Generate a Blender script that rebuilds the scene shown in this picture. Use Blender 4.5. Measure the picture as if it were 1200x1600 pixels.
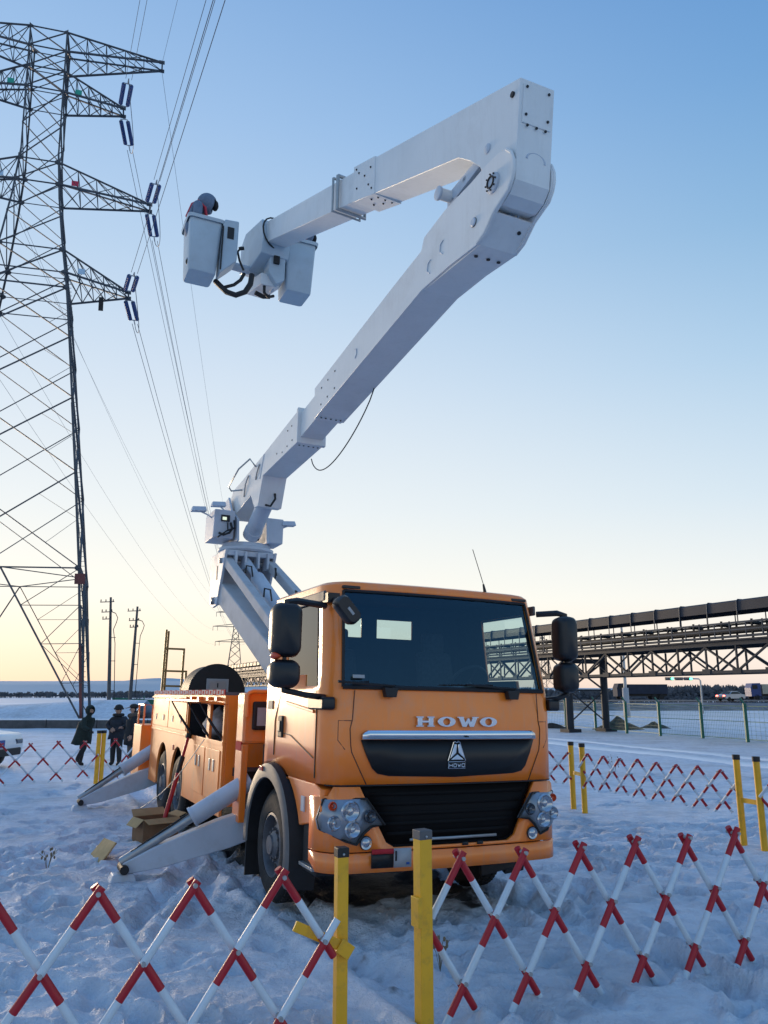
import bpy, bmesh, math, random
from mathutils import Vector, Matrix, noise
R = math.radians
random.seed(11)
scene = bpy.context.scene
for o in list(bpy.data.objects):
    bpy.data.objects.remove(o)
col = scene.collection

# ------------------------------------------------------------------ camera
cam_data = bpy.data.cameras.new('camera')
cam = bpy.data.objects.new('camera', cam_data)
col.objects.link(cam)
cam.location = (0, 0, 2.05)
cam.rotation_euler = (R(90 + 12.75), 0, 0)
cam_data.sensor_fit = 'VERTICAL'
cam_data.sensor_height = 36
cam_data.sensor_width = 27
cam_data.lens = 1250 / 1600 * 36
cam_data.clip_start = 0.1
cam_data.clip_end = 12000
scene.camera = cam

# ------------------------------------------------------------------ sky, sun, exposure
SUN_AZ = -34.0      # degrees clockwise from +Y: the sun sits low to the left
SUN_EL = 2.0
world = bpy.data.worlds.new('World')
scene.world = world
world.use_nodes = True
wn = world.node_tree
for n in list(wn.nodes):
    wn.nodes.remove(n)
sky = wn.nodes.new('ShaderNodeTexSky')
sky.sky_type = 'NISHITA'
sky.sun_disc = False
sky.sun_elevation = R(SUN_EL)
sky.sun_rotation = R(SUN_AZ)
sky.altitude = 200
sky.air_density = 1.0
sky.dust_density = 0.8
sky.ozone_density = 3.0
bg = wn.nodes.new('ShaderNodeBackground')
wo = wn.nodes.new('ShaderNodeOutputWorld')
def lin(c):
    return tuple((v / 255 / 12.92) if v <= 10 else ((v / 255 + .055) / 1.055) ** 2.4 for v in c) + (1,)
sd = Vector((math.sin(R(SUN_AZ)) * math.cos(R(SUN_EL)), math.cos(R(SUN_AZ)) * math.cos(R(SUN_EL)), math.sin(R(SUN_EL))))
# twilight: colour by height above the horizon, one ramp for the sun's side of the sky and one for the other, blended by the angle to the sun
wtc = wn.nodes.new('ShaderNodeTexCoord')
sep = wn.nodes.new('ShaderNodeSeparateXYZ'); wn.links.new(wtc.outputs['Generated'], sep.inputs[0])
def ramp(stops):
    r = wn.nodes.new('ShaderNodeValToRGB'); r.color_ramp.interpolation = 'B_SPLINE' if False else 'EASE'
    r.color_ramp.interpolation = 'LINEAR'
    e = r.color_ramp.elements
    e[0].position = stops[0][0]; e[0].color = lin(stops[0][1]); e[1].position = stops[-1][0]; e[1].color = lin(stops[-1][1])
    for p, c in stops[1:-1]:
        k = e.new(p); k.color = lin(c)
    wn.links.new(sep.outputs['Z'], r.inputs[0])
    return r
sun_side = ramp([(0, (224, 196, 176)), (.02, (232, 208, 184)), (.06, (234, 221, 200)), (.11, (230, 226, 214)), (.22, (212, 217, 218)), (.37, (190, 203, 216)), (.50, (168, 190, 213)), (.62, (149, 178, 211)), (.71, (135, 168, 206)), (1, (130, 172, 224))])
far_side = ramp([(0, (205, 200, 204)), (.02, (220, 210, 206)), (.06, (224, 218, 213)), (.11, (216, 219, 219)), (.22, (184, 202, 215)), (.37, (146, 180, 207)), (.50, (116, 159, 196)), (.62, (96, 143, 190)), (.71, (86, 133, 185)), (1, (104, 154, 216))])
dt = wn.nodes.new('ShaderNodeVectorMath'); dt.operation = 'DOT_PRODUCT'; dt.inputs[1].default_value = sd
wn.links.new(wtc.outputs['Generated'], dt.inputs[0])
mr = wn.nodes.new('ShaderNodeMapRange'); mr.interpolation_type = 'SMOOTHSTEP'
mr.inputs['From Min'].default_value = .22; mr.inputs['From Max'].default_value = .95
wn.links.new(dt.outputs['Value'], mr.inputs[0])
tw = wn.nodes.new('ShaderNodeMixRGB')
wn.links.new(mr.outputs[0], tw.inputs[0]); wn.links.new(far_side.outputs[0], tw.inputs[1]); wn.links.new(sun_side.outputs[0], tw.inputs[2])
phy = wn.nodes.new('ShaderNodeMixRGB'); phy.blend_type = 'MULTIPLY'; phy.inputs[0].default_value = 1; phy.inputs[2].default_value = (.15, .15, .15, 1)
wn.links.new(sky.outputs[0], phy.inputs[1])
fin = wn.nodes.new('ShaderNodeMixRGB'); fin.inputs[0].default_value = .08
wn.links.new(tw.outputs[0], fin.inputs[1]); wn.links.new(phy.outputs[0], fin.inputs[2])
# the sky opposite the sun is dimmer and bluer, as after sunset
dm = wn.nodes.new('ShaderNodeMapRange'); dm.interpolation_type = 'SMOOTHSTEP'
dm.inputs['From Min'].default_value = -.75; dm.inputs['From Max'].default_value = .35
wn.links.new(dt.outputs['Value'], dm.inputs[0])
dk = wn.nodes.new('ShaderNodeMixRGB'); dk.inputs[1].default_value = (1.0, 1.0, 1.0, 1); dk.inputs[2].default_value = (1, 1, 1, 1)
wn.links.new(dm.outputs[0], dk.inputs[0])
fm2 = wn.nodes.new('ShaderNodeMixRGB'); fm2.blend_type = 'MULTIPLY'; fm2.inputs[0].default_value = 1
wn.links.new(fin.outputs[0], fm2.inputs[1]); wn.links.new(dk.outputs[0], fm2.inputs[2])
wn.links.new(fm2.outputs[0], bg.inputs[0]); bg.inputs[1].default_value = 1.0
wn.links.new(bg.outputs[0], wo.inputs[0])

sun_data = bpy.data.lights.new('sun', 'SUN')
sun_data.energy = 3.1
sun_data.angle = R(12)
sun_data.color = (1.0, 0.76, 0.50)
sun = bpy.data.objects.new('sun', sun_data)
col.objects.link(sun)
sun.rotation_euler = (-sd).to_track_quat('-Z', 'Y').to_euler()
sun.location = sd * 60

scene.view_settings.view_transform = 'Standard'
scene.view_settings.look = 'None'
scene.view_settings.exposure = 0.48
scene.view_settings.gamma = 1.0
scene.view_settings.use_curve_mapping = False
scene.render.engine = 'CYCLES'
scene.cycles.max_bounces = 8
scene.cycles.transparent_max_bounces = 12

# ------------------------------------------------------------------ helpers
class MB:
    """collects shapes; build() links them as one mesh object"""
    def __init__(self):
        self.v = []; self.f = []; self.m = []
    def add(self, verts, faces, mi=0):
        b = len(self.v)
        self.v += [tuple(p) for p in verts]
        self.f += [tuple(b + i for i in f) for f in faces]
        self.m += [mi] * len(faces)
        return self
    def hexa(self, p, mi=0):       # p: 4 bottom + 4 top
        return self.add(p, [(3, 2, 1, 0), (4, 5, 6, 7), (0, 1, 5, 4), (1, 2, 6, 5), (2, 3, 7, 6), (3, 0, 4, 7)], mi)
    def box(self, lo, hi, mi=0):
        (a, b, c), (d, e, f) = lo, hi
        return self.hexa([(a, b, c), (d, b, c), (d, e, c), (a, e, c), (a, b, f), (d, b, f), (d, e, f), (a, e, f)], mi)
    def beam(self, p0, p1, w, h=None, up=(0, 0, 1), mi=0, w1=None, h1=None):
        h = w if h is None else h
        w1 = w if w1 is None else w1; h1 = h if h1 is None else h1
        p0, p1 = Vector(p0), Vector(p1); d = (p1 - p0)
        if d.length < 1e-6: return self
        d.normalize(); u = Vector(up)
        if abs(d.dot(u)) > 0.98: u = Vector((0, 1, 0)) if abs(d.y) < .9 else Vector((1, 0, 0))
        s = d.cross(u).normalized(); u = s.cross(d).normalized()
        P = []
        for p, ww, hh in ((p0, w, h), (p1, w1, h1)):
            for a, b in ((-1, -1), (1, -1), (1, 1), (-1, 1)):
                P.append(p + s * a * ww / 2 + u * b * hh / 2)
        return self.hexa(P, mi)
    def angle_bar(self, p0, p1, w, t, inward, mi=0):   # L section made of two thin flats
        p0, p1 = Vector(p0), Vector(p1); d = (p1 - p0).normalized(); n = Vector(inward)
        n = (n - d * n.dot(d)).normalized(); s = d.cross(n)
        a = (n + s).normalized(); b = (n - s).normalized()
        self.beam(p0 + a * w / 2, p1 + a * w / 2, t, w, up=a, mi=mi)
        self.beam(p0 + b * w / 2, p1 + b * w / 2, t, w, up=b, mi=mi)
        return self
    def tube(self, path, r, n=8, mi=0, caps=True, radii=None):
        path = [Vector(p) for p in path]; L = len(path)
        u = None; V = []; F = []
        for i, p in enumerate(path):
            t = (path[min(i + 1, L - 1)] - path[max(i - 1, 0)]).normalized()
            if u is None:
                u = t.orthogonal().normalized()
            else:
                u = (u - t * u.dot(t)).normalized()
            w = t.cross(u); rr = radii[i] if radii else r
            for k in range(n):
                a = 2 * math.pi * k / n
                V.append(p + (u * math.cos(a) + w * math.sin(a)) * rr)
        for i in range(L - 1):
            for k in range(n):
                F.append((i * n + k, i * n + (k + 1) % n, (i + 1) * n + (k + 1) % n, (i + 1) * n + k))
        if caps:
            F.append(tuple(range(n - 1, -1, -1))); F.append(tuple((L - 1) * n + k for k in range(n)))
        return self.add(V, F, mi)
    def cyl(self, p0, p1, r0, r1=None, n=16, mi=0):
        r1 = r0 if r1 is None else r1
        return self.tube([p0, p1], r0, n, mi, True, [r0, r1])
    def prism(self, A, B, mi=0):    # matching outlines A and B
        n = len(A)
        F = [tuple(range(n - 1, -1, -1)), tuple(range(n, 2 * n))]
        for i in range(n):
            j = (i + 1) % n
            F.append((i, j, n + j, n + i))
        return self.add(list(A) + list(B), F, mi)
    def yz(self, poly, x0, x1, mi=0):
        return self.prism([(x0, y, z) for y, z in poly], [(x1, y, z) for y, z in poly], mi)
    def xz(self, poly, y0, y1, mi=0):
        return self.prism([(x, y0, z) for x, z in poly], [(x, y1, z) for x, z in poly], mi)
    def xy(self, poly, z0, z1, mi=0):
        return self.prism([(x, y, z0) for x, y in poly], [(x, y, z1) for x, y in poly], mi)
    def ball(self, c, r, nu=12, nv=8, mi=0, rot=None):
        rx, ry, rz = (r, r, r) if not hasattr(r, '__len__') else r
        V = []; F = []
        for j in range(1, nv):
            th = math.pi * j / nv
            for i in range(nu):
                ph = 2 * math.pi * i / nu
                V.append(Vector((rx * math.sin(th) * math.cos(ph), ry * math.sin(th) * math.sin(ph), rz * math.cos(th))))
        V += [Vector((0, 0, rz)), Vector((0, 0, -rz))]
        t, b = len(V) - 2, len(V) - 1
        for j in range(nv - 2):
            for i in range(nu):
                F.append((j * nu + i, (j + 1) * nu + i, (j + 1) * nu + (i + 1) % nu, j * nu + (i + 1) % nu))
        for i in range(nu):
            F.append((t, i, (i + 1) % nu)); F.append((b, (nv - 2) * nu + (i + 1) % nu, (nv - 2) * nu + i))
        if rot is not None: V = [rot @ p for p in V]
        return self.add([p + Vector(c) for p in V], F, mi)
    def lathe(self, prof, o, ax, n=32, mi=0, close=False):   # prof: (radius, height along ax)
        o, ax = Vector(o), Vector(ax).normalized(); u = ax.orthogonal().normalized(); w = ax.cross(u)
        V = []; F = []; L = len(prof)
        for r, h in prof:
            for k in range(n):
                a = 2 * math.pi * k / n
                V.append(o + ax * h + (u * math.cos(a) + w * math.sin(a)) * max(r, 1e-4))
        for i in range(L if close else L - 1):
            for k in range(n):
                j = (i + 1) % L
                F.append((i * n + k, i * n + (k + 1) % n, j * n + (k + 1) % n, j * n + k))
        return self.add(V, F, mi)
    def mesh(self, name, mats, smooth=True, angle=35):
        me = bpy.data.meshes.new(name)
        me.from_pydata(self.v, [], self.f)
        for m in (mats if isinstance(mats, (list, tuple)) else [mats]):
            me.materials.append(m)
        me.polygons.foreach_set('material_index', self.m)
        bm = bmesh.new(); bm.from_mesh(me)
        bmesh.ops.recalc_face_normals(bm, faces=bm.faces)
        bm.to_mesh(me); bm.free()
        me.polygons.foreach_set('use_smooth', [smooth] * len(me.polygons))
        if smooth: me.set_sharp_from_angle(angle=R(angle))
        return me
    def build(self, name, mats, parent=None, smooth=True, bevel=0, loc=None, angle=35, weld=False):
        me = self.mesh(name, mats, smooth, angle)
        if weld:
            bm = bmesh.new(); bm.from_mesh(me); bmesh.ops.remove_doubles(bm, verts=bm.verts, dist=1e-4)
            bmesh.ops.recalc_face_normals(bm, faces=bm.faces); bm.to_mesh(me); bm.free()
        return link(name, me, parent, bevel, loc)

def link(name, me, parent=None, bevel=0, loc=None):
    o = bpy.data.objects.new(name, me); col.objects.link(o)
    if parent is not None: o.parent = parent
    if loc is not None: o.location = loc
    if bevel:
        m = o.modifiers.new('bevel', 'BEVEL'); m.width = bevel; m.segments = 2; m.limit_method = 'ANGLE'; m.angle_limit = R(40)
        m.harden_normals = False
    return o

def tag(o, label=None, cat=None, group=None, kind=None):
    if label: o['label'] = label
    if cat: o['category'] = cat
    if group: o['group'] = group
    if kind: o['kind'] = kind
    return o

def thing(name, loc=(0, 0, 0), rz=0, label=None, cat=None, group=None):
    o = bpy.data.objects.new(name, None); col.objects.link(o)
    o.location = loc; o.rotation_euler = (0, 0, rz); o.empty_display_size = .2
    return tag(o, label, cat, group)

def copy_tree(o, parent=None):
    c = o.copy(); col.objects.link(c)
    if parent is not None: c.parent = parent
    for ch in list(o.children): copy_tree(ch, c)
    return c

def arc(cx, cy, r, a0, a1, n):
    return [(cx + r * math.cos(R(a0 + (a1 - a0) * i / n)), cy + r * math.sin(R(a0 + (a1 - a0) * i / n))) for i in range(n + 1)]

# ------------------------------------------------------------------ materials
def mat(name, c, rough=.5, metal=0, var=.12, vscale=6, bump=0, bscale=60, spec=.5, coat=0, dirt=None, dscale=2.5, damt=.5, emit=None, estr=0, streak=0):
    m = bpy.data.materials.new(name); m.use_nodes = True
    nt = m.node_tree; N = nt.nodes; Lk = nt.links
    b = N['Principled BSDF']
    b.inputs['Roughness'].default_value = rough; b.inputs['Metallic'].default_value = metal
    b.inputs['Specular IOR Level'].default_value = spec
    if coat:
        b.inputs['Coat Weight'].default_value = coat; b.inputs['Coat Roughness'].default_value = .12
    tc = N.new('ShaderNodeTexCoord')
    nz = N.new('ShaderNodeTexNoise'); nz.inputs['Scale'].default_value = vscale; nz.inputs['Detail'].default_value = 6
    Lk.new(tc.outputs['Object'], nz.inputs['Vector'])
    rmp = N.new('ShaderNodeValToRGB')
    rmp.color_ramp.elements[0].position = .3; rmp.color_ramp.elements[1].position = .7
    rmp.color_ramp.elements[0].color = (*[x * (1 - var) for x in c], 1)
    rmp.color_ramp.elements[1].color = (*[min(1, x * (1 + var)) for x in c], 1)
    Lk.new(nz.outputs['Fac'], rmp.inputs['Fac'])
    out = rmp.outputs['Color']
    if dirt:
        n2 = N.new('ShaderNodeTexNoise'); n2.inputs['Scale'].default_value = dscale; n2.inputs['Detail'].default_value = 8; n2.inputs['Roughness'].default_value = .7
        Lk.new(tc.outputs['Object'], n2.inputs['Vector'])
        r2 = N.new('ShaderNodeMapRange'); r2.inputs['From Min'].default_value = .52; r2.inputs['From Max'].default_value = .75; r2.inputs['To Max'].default_value = damt
        Lk.new(n2.outputs['Fac'], r2.inputs['Value'])
        mx = N.new('ShaderNodeMixRGB'); mx.inputs['Color2'].default_value = (*dirt, 1)
        Lk.new(r2.outputs[0], mx.inputs['Fac']); Lk.new(out, mx.inputs['Color1']); out = mx.outputs[0]
        rr = N.new('ShaderNodeMapRange'); rr.inputs['To Min'].default_value = rough; rr.inputs['To Max'].default_value = min(1, rough + .35)
        Lk.new(r2.outputs[0], rr.inputs['Value']); Lk.new(rr.outputs[0], b.inputs['Roughness'])
    if streak:      # run-off streaks and road film
        mp = N.new('ShaderNodeMapping'); mp.inputs['Scale'].default_value = (9, 9, .9); Lk.new(tc.outputs['Object'], mp.inputs[0])
        n4 = N.new('ShaderNodeTexNoise'); n4.inputs['Scale'].default_value = 1.6; n4.inputs['Detail'].default_value = 7; n4.inputs['Roughness'].default_value = .7; Lk.new(mp.outputs[0], n4.inputs['Vector'])
        r4 = N.new('ShaderNodeMapRange'); r4.inputs['From Min'].default_value = .50; r4.inputs['From Max'].default_value = .78; r4.inputs['To Max'].default_value = streak * 2.2; Lk.new(n4.outputs['Fac'], r4.inputs['Value'])
        m4 = N.new('ShaderNodeMixRGB'); m4.inputs['Color2'].default_value = (.34, .32, .30, 1); Lk.new(r4.outputs[0], m4.inputs['Fac']); Lk.new(out, m4.inputs['Color1']); out = m4.outputs[0]
    Lk.new(out, b.inputs['Base Color'])
    if bump:
        n3 = N.new('ShaderNodeTexNoise'); n3.inputs['Scale'].default_value = bscale; n3.inputs['Detail'].default_value = 4
        Lk.new(tc.outputs['Object'], n3.inputs['Vector'])
        bp = N.new('ShaderNodeBump'); bp.inputs['Strength'].default_value = bump; bp.inputs['Distance'].default_value = .02
        Lk.new(n3.outputs['Fac'], bp.inputs['Height']); Lk.new(bp.outputs[0], b.inputs['Normal'])
    if emit:
        b.inputs['Emission Color'].default_value = (*emit, 1); b.inputs['Emission Strength'].default_value = estr
    return m

def glass(name, tint, refl=(1, 1, 1), rough=.02):
    m = bpy.data.materials.new(name); m.use_nodes = True
    nt = m.node_tree; N = nt.nodes; Lk = nt.links
    N.remove(N['Principled BSDF'])
    tr = N.new('ShaderNodeBsdfTransparent'); tr.inputs[0].default_value = (*tint, 1)
    gl = N.new('ShaderNodeBsdfGlossy'); gl.inputs['Roughness'].default_value = rough; gl.inputs['Color'].default_value = (*refl, 1)
    lw = N.new('ShaderNodeLayerWeight'); lw.inputs[0].default_value = .5      # Schlick reflectance, same from both sides of the pane
    pw = N.new('ShaderNodeMath'); pw.operation = 'POWER'; pw.inputs[1].default_value = 5; Lk.new(lw.outputs['Facing'], pw.inputs[0])
    fr = N.new('ShaderNodeMath'); fr.operation = 'MULTIPLY_ADD'; fr.inputs[1].default_value = .92; fr.inputs[2].default_value = .075; Lk.new(pw.outputs[0], fr.inputs[0])
    mx = N.new('ShaderNodeMixShader')
    Lk.new(fr.outputs[0], mx.inputs[0]); Lk.new(tr.outputs[0], mx.inputs[1]); Lk.new(gl.outputs[0], mx.inputs[2])
    Lk.new(mx.outputs[0], N['Material Output'].inputs[0])
    return m

M = {}
M['orange'] = mat('orange_paint', (.97, .235, .024), .34, 0, .05, 3, coat=.5, dirt=(.46, .38, .32), dscale=1.6, damt=.26, streak=.10)
M['orange_dull'] = mat('orange_body_paint', (.90, .25, .042), .5, 0, .07, 2, dirt=(.45, .34, .25), dscale=1.3, damt=.45, streak=.14)
M['boom'] = mat('white_boom_paint', (.68, .70, .71), .42, 0, .04, 2, dirt=(.42, .41, .40), dscale=1.2, damt=.35, coat=.05, streak=.07)
M['boom_grey'] = mat('grey_white_paint', (.48, .54, .62), .5, 0, .06, 3, dirt=(.3, .29, .28), dscale=2.2, damt=.5)
M['bucket'] = mat('bucket_fibreglass', (.42, .51, .58), .42, 0, .05, 5, dirt=(.35, .38, .4), dscale=4, damt=.35)
M['black'] = mat('black_plastic', (.010, .010, .012), .6, 0, .2, 20, bump=.08, bscale=200)
M['grille_black'] = mat('grille_black_plastic', (.004, .004, .005), .75, 0, .1, 5, spec=.2)
M['black_gloss'] = mat('black_gloss_panel', (.005, .005, .006), .45, 0, .1, 5)
M['mirror_black'] = mat('mirror_housing_plastic', (.007, .008, .011), .42, 0, .1, 9)
M['grey_plastic'] = mat('grey_flare_plastic', (.10, .10, .105), .6, 0, .15, 8, dirt=(.3, .28, .26), damt=.4)
M['rubber'] = mat('tyre_rubber', (.013, .013, .014), .8, 0, .3, 9, bump=.3, bscale=40, dirt=(.12, .11, .10), dscale=5, damt=.35)
M['rim'] = mat('wheel_steel', (.16, .16, .175), .5, .5, .25, 9, dirt=(.06, .055, .05), dscale=9, damt=.8)
M['arm'] = mat('matt_arm_paint', (.46, .48, .51), .85, 0, .06, 3, spec=.12, dirt=(.28, .27, .26), dscale=2, damt=.5)
M['chrome'] = mat('chrome', (.75, .76, .78), .12, 1, .03, 5)
M['steel'] = mat('galvanised_steel', (.38, .39, .40), .45, .7, .1, 12)
M['dark_steel'] = mat('dark_chassis_steel', (.025, .025, .027), .7, .2, .3, 6)
M['pylon'] = mat('pylon_steel', (.075, .083, .095), .65, .35, .2, .8)
M['pylon_red'] = mat('pylon_red_oxide', (.15, .045, .04), .7, .1, .2, .8)
M['insul'] = mat('blue_grey_insulator', (.03, .07, .22), .45, 0, .1, 6)
M['wire'] = mat('conductor_wire', (.16, .16, .17), .6, .5, .05, 2)
M['glass_ws'] = glass('windscreen_glass', (.62, .80, .86), (.30, .62, .95))
M['glass_side'] = glass('side_window_glass', (.80, .86, .84))
M['lining'] = mat('cab_lining', (.010, .015, .024), .8, 0, .2, 8)
M['seat'] = mat('seat_fabric', (.02, .022, .028), .9, 0, .3, 30)
M['yellow'] = mat('yellow_post_paint', (.78, .40, .012), .42, 0, .06, 7, dirt=(.25, .14, .05), dscale=9, damt=.5)
M['red'] = mat('red_barrier_film', (.38, .005, .016), .45, 0, .08, 9)
M['white'] = mat('white_barrier_film', (.56, .65, .72), .45, 0, .05, 9, dirt=(.45, .45, .45), dscale=12, damt=.3)
M['lamp_glass'] = mat('headlamp_bowl', (.42, .45, .50), .12, .75, .05, 8)
M['lamp_house'] = mat('headlamp_housing', (.26, .30, .36), .3, .35, .15, 8, coat=.6)
M['lamp_amber'] = mat('amber_lens', (.6, .07, .02), .2, 0, .05, 8, coat=.5)
M['lamp_dark'] = mat('dark_lens', (.05, .06, .08), .1, .2, .05, 8, coat=1)
M['cardboard'] = mat('cardboard', (.20, .115, .06), .85, 0, .12, 10, bump=.1, bscale=30)
M['card_pale'] = mat('pale_cardboard', (.38, .26, .12), .8, 0, .12, 10)
M['cable'] = mat('black_cable', (.012, .012, .013), .6, 0, .1, 10)
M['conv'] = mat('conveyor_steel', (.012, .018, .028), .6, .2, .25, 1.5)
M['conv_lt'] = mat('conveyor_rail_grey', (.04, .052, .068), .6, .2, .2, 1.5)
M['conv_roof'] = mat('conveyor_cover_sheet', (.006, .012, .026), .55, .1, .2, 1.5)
M['fence_green'] = mat('fence_green_paint', (.015, .14, .10), .5, 0, .15, 4)
M['concrete'] = mat('weathered_concrete', (.085, .083, .085), .85, 0, .25, 3, bump=.3, bscale=20, dirt=(.06, .06, .06), damt=.6)
M['soil'] = mat('dark_soil', (.055, .045, .04), .95, 0, .4, 5, bump=.6, bscale=8)
M['drygrass'] = mat('dry_grass', (.20, .16, .10), .9, 0, .3, 1)
M['tree'] = mat('far_tree_twigs', (.10, .105, .12), .9, 0, .3, .2)
M['tape_w'] = mat('reflective_white', (.55, .53, .53), .85, 0, .04, 9, spec=.1)
M['tape_r'] = mat('reflective_red', (.45, .035, .045), .85, 0, .05, 9, spec=.1)
M['cloth_black'] = mat('black_padded_cloth', (.012, .013, .016), .85, 0, .3, 14, bump=.4, bscale=18)
M['cloth_navy'] = mat('navy_padded_cloth', (.016, .02, .03), .85, 0, .3, 14, bump=.4, bscale=18)
M['cloth_green'] = mat('dark_green_coat', (.012, .022, .018), .85, 0, .3, 14, bump=.4, bscale=18)
M['trouser'] = mat('dark_trouser', (.02, .02, .022), .9, 0, .2, 14, bump=.3, bscale=25)
M['trouser_grey'] = mat('grey_camouflage_trouser', (.07, .06, .055), .9, 0, .5, 18)
M['boot'] = mat('boot_leather', (.012, .011, .01), .6, 0, .2, 20)
M['skin'] = mat('skin', (.42, .25, .18), .6, 0, .06, 20)
M['hair'] = mat('hair', (.012, .01, .01), .7, 0, .2, 40)
M['fur'] = mat('brown_fur_collar', (.10, .075, .06), .95, 0, .5, 60, bump=.8, bscale=90)
M['suit'] = mat('grey_blue_work_suit', (.13, .18, .26), .8, 0, .15, 14, bump=.3, bscale=20)
M['harness'] = mat('red_harness_strap', (.5, .03, .05), .6, 0, .1, 20)
M['sack'] = mat('pale_woven_sack', (.42, .45, .50), .8, 0, .2, 12, bump=.5, bscale=14)
M['carwhite'] = mat('white_car_paint', (.75, .78, .82), .3, 0, .02, 3, coat=.6)
M['carblue'] = mat('blue_marking', (.02, .08, .30), .4, 0, .05, 6)
M['carsilver'] = mat('silver_car_paint', (.30, .32, .36), .35, .4, .04, 3, coat=.6)
M['truckblue'] = mat('blue_lorry_paint', (.03, .06, .20), .5, 0, .1, 2)
M['tarp'] = mat('dark_blue_tarpaulin', (.022, .03, .055), .8, 0, .2, 1)
M['cargo'] = mat('cream_cargo_side', (.46, .42, .33), .7, 0, .1, 1)
M['taillight'] = mat('lit_tail_lamp', (.5, .02, .02), .3, 0, .02, 5, emit=(1, .08, .05), estr=14)
M['greenlight'] = mat('lit_green_signal', (.02, .5, .2), .3, 0, .02, 5, emit=(.05, 1, .45), estr=9)
M['screen'] = mat('lit_panel_screen', (.5, .55, .4), .4, 0, .02, 5, emit=(.9, 1, .75), estr=.55)
M['label_grey'] = mat('grey_label', (.33, .34, .36), .5, 0, .08, 14)
M['rack'] = mat('brown_yellow_rack_paint', (.30, .17, .05), .55, 0, .2, 4)
M['green_net'] = mat('green_netting', (.012, .10, .06), .8, 0, .3, 2)

# ------------------------------------------------------------------ ground and far setting
TX, TY, TYAW, TROLL = .545, 7.9, R(24.8), R(1.1)
ct, st = math.cos(TYAW), math.sin(TYAW)
def to_local(x, y):
    dx, dy = x - TX, y - TY
    return dx * ct + dy * st, -dx * st + dy * ct
def to_world(lx, ly, z=0):
    return Vector((TX + lx * ct - ly * st, TY + lx * st + ly * ct, z))

def fb(x, y, s, o=3, seed=0.0):
    v = 0; a = 1; t = 0
    for k in range(o):
        v += a * noise.noise(Vector((x * s, y * s, seed + 7.3 * k))); t += a
        s *= 2.03; a *= .55
    return v / t

prints = []
rp = random.Random(5)
for trail in range(46):
    x, y = rp.uniform(-9, 8), rp.uniform(4.5, 21); a = rp.uniform(0, 6.28)
    for k in range(rp.randint(5, 12)):
        a += rp.uniform(-.25, .25)
        x += math.cos(a) * .6; y += math.sin(a) * .6; s = .13 if k % 2 else -.13
        prints.append((x - math.sin(a) * s, y + math.cos(a) * s, a, rp.uniform(.05, .12)))
for k in range(620):
    x, y = rp.uniform(-6, 8), rp.uniform(4.4, 14)
    prints.append((x, y, rp.uniform(0, 6.28), rp.uniform(.03, .085)))
for k in range(110):
    x, y = rp.uniform(-5, -.5), rp.uniform(5, 12)
    prints.append((x, y, rp.uniform(0, 6.28), rp.uniform(.03, .08)))
pg = {}
for p in prints:
    for ix in (-1, 0, 1):
        for iy in (-1, 0, 1):
            pg.setdefault((int(math.floor(p[0])) + ix, int(math.floor(p[1])) + iy), []).append(p)

def seg_d(x, y, a, b):
    ax, ay = a; bx, by = b; dx, dy = bx - ax, by - ay
    t = max(0, min(1, ((x - ax) * dx + (y - ay) * dy) / (dx * dx + dy * dy)))
    return math.hypot(x - ax - t * dx, y - ay - t * dy), t
grooves = [((-2.3, 10.6), (-2.25, 7.6), .11, .07), ((-2.05, 10.6), (-1.75, 7.8), .09, .05), ((-.5, 7.3), (.25, 6.5), .12, .06), ((-.2, 7.6), (.55, 6.2), .10, .05)]

def ground_z(x, y):
    d = math.hypot(x, y)
    f = 1.0 / (1 + (d / 45) ** 2)
    z = .07 * fb(x, y, .22, 2, 3.1) + .020 * fb(x, y, 1.1, 3, 9.2) * f + .022 * fb(x, y, 3.6, 3, 1.7) * f + (.016 * abs(fb(x, y, 9.0, 2, 4.4)) if d < 20 else 0)
    r = fb(x, y, 2.4, 2, 21.0)
    z += .02 * max(0, r - .12) * f
    if d < 26:
        for px, py, a, dep in pg.get((int(math.floor(x)), int(math.floor(y))), ()):
            dx, dy = x - px, y - py
            u = (dx * math.cos(a) + dy * math.sin(a)) / .19; w = (-dx * math.sin(a) + dy * math.cos(a)) / .10
            q = u * u + w * w
            if q < 3: z += dep * (-math.exp(-q * 1.3) * 1.3 + .45 * math.exp(-(q - 1.7) ** 2 * 2.5))
        lx, ly = to_local(x, y)
        if -6 < ly < 13:
            for wx in (-1.07, 1.07):
                q = abs(lx - wx + .06 * math.sin(ly * .9)) / .22
                if q < 3:
                    fade = min(1, max(0, (ly + 6) / 3))
                    lug = .018 * math.sin(ly * 26) if q < .8 else 0
                    z += fade * (-.085 * math.exp(-q ** 4) + .05 * math.exp(-(q - 1.3) ** 2 * 7) + lug)
        for a, b, w, dep in grooves:
            q, t = seg_d(x, y, a, b)
            q /= w
            if q < 3: z += dep * (-math.exp(-q * q) + .55 * math.exp(-(q - 1.6) ** 2 * 3))
    return z

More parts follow.
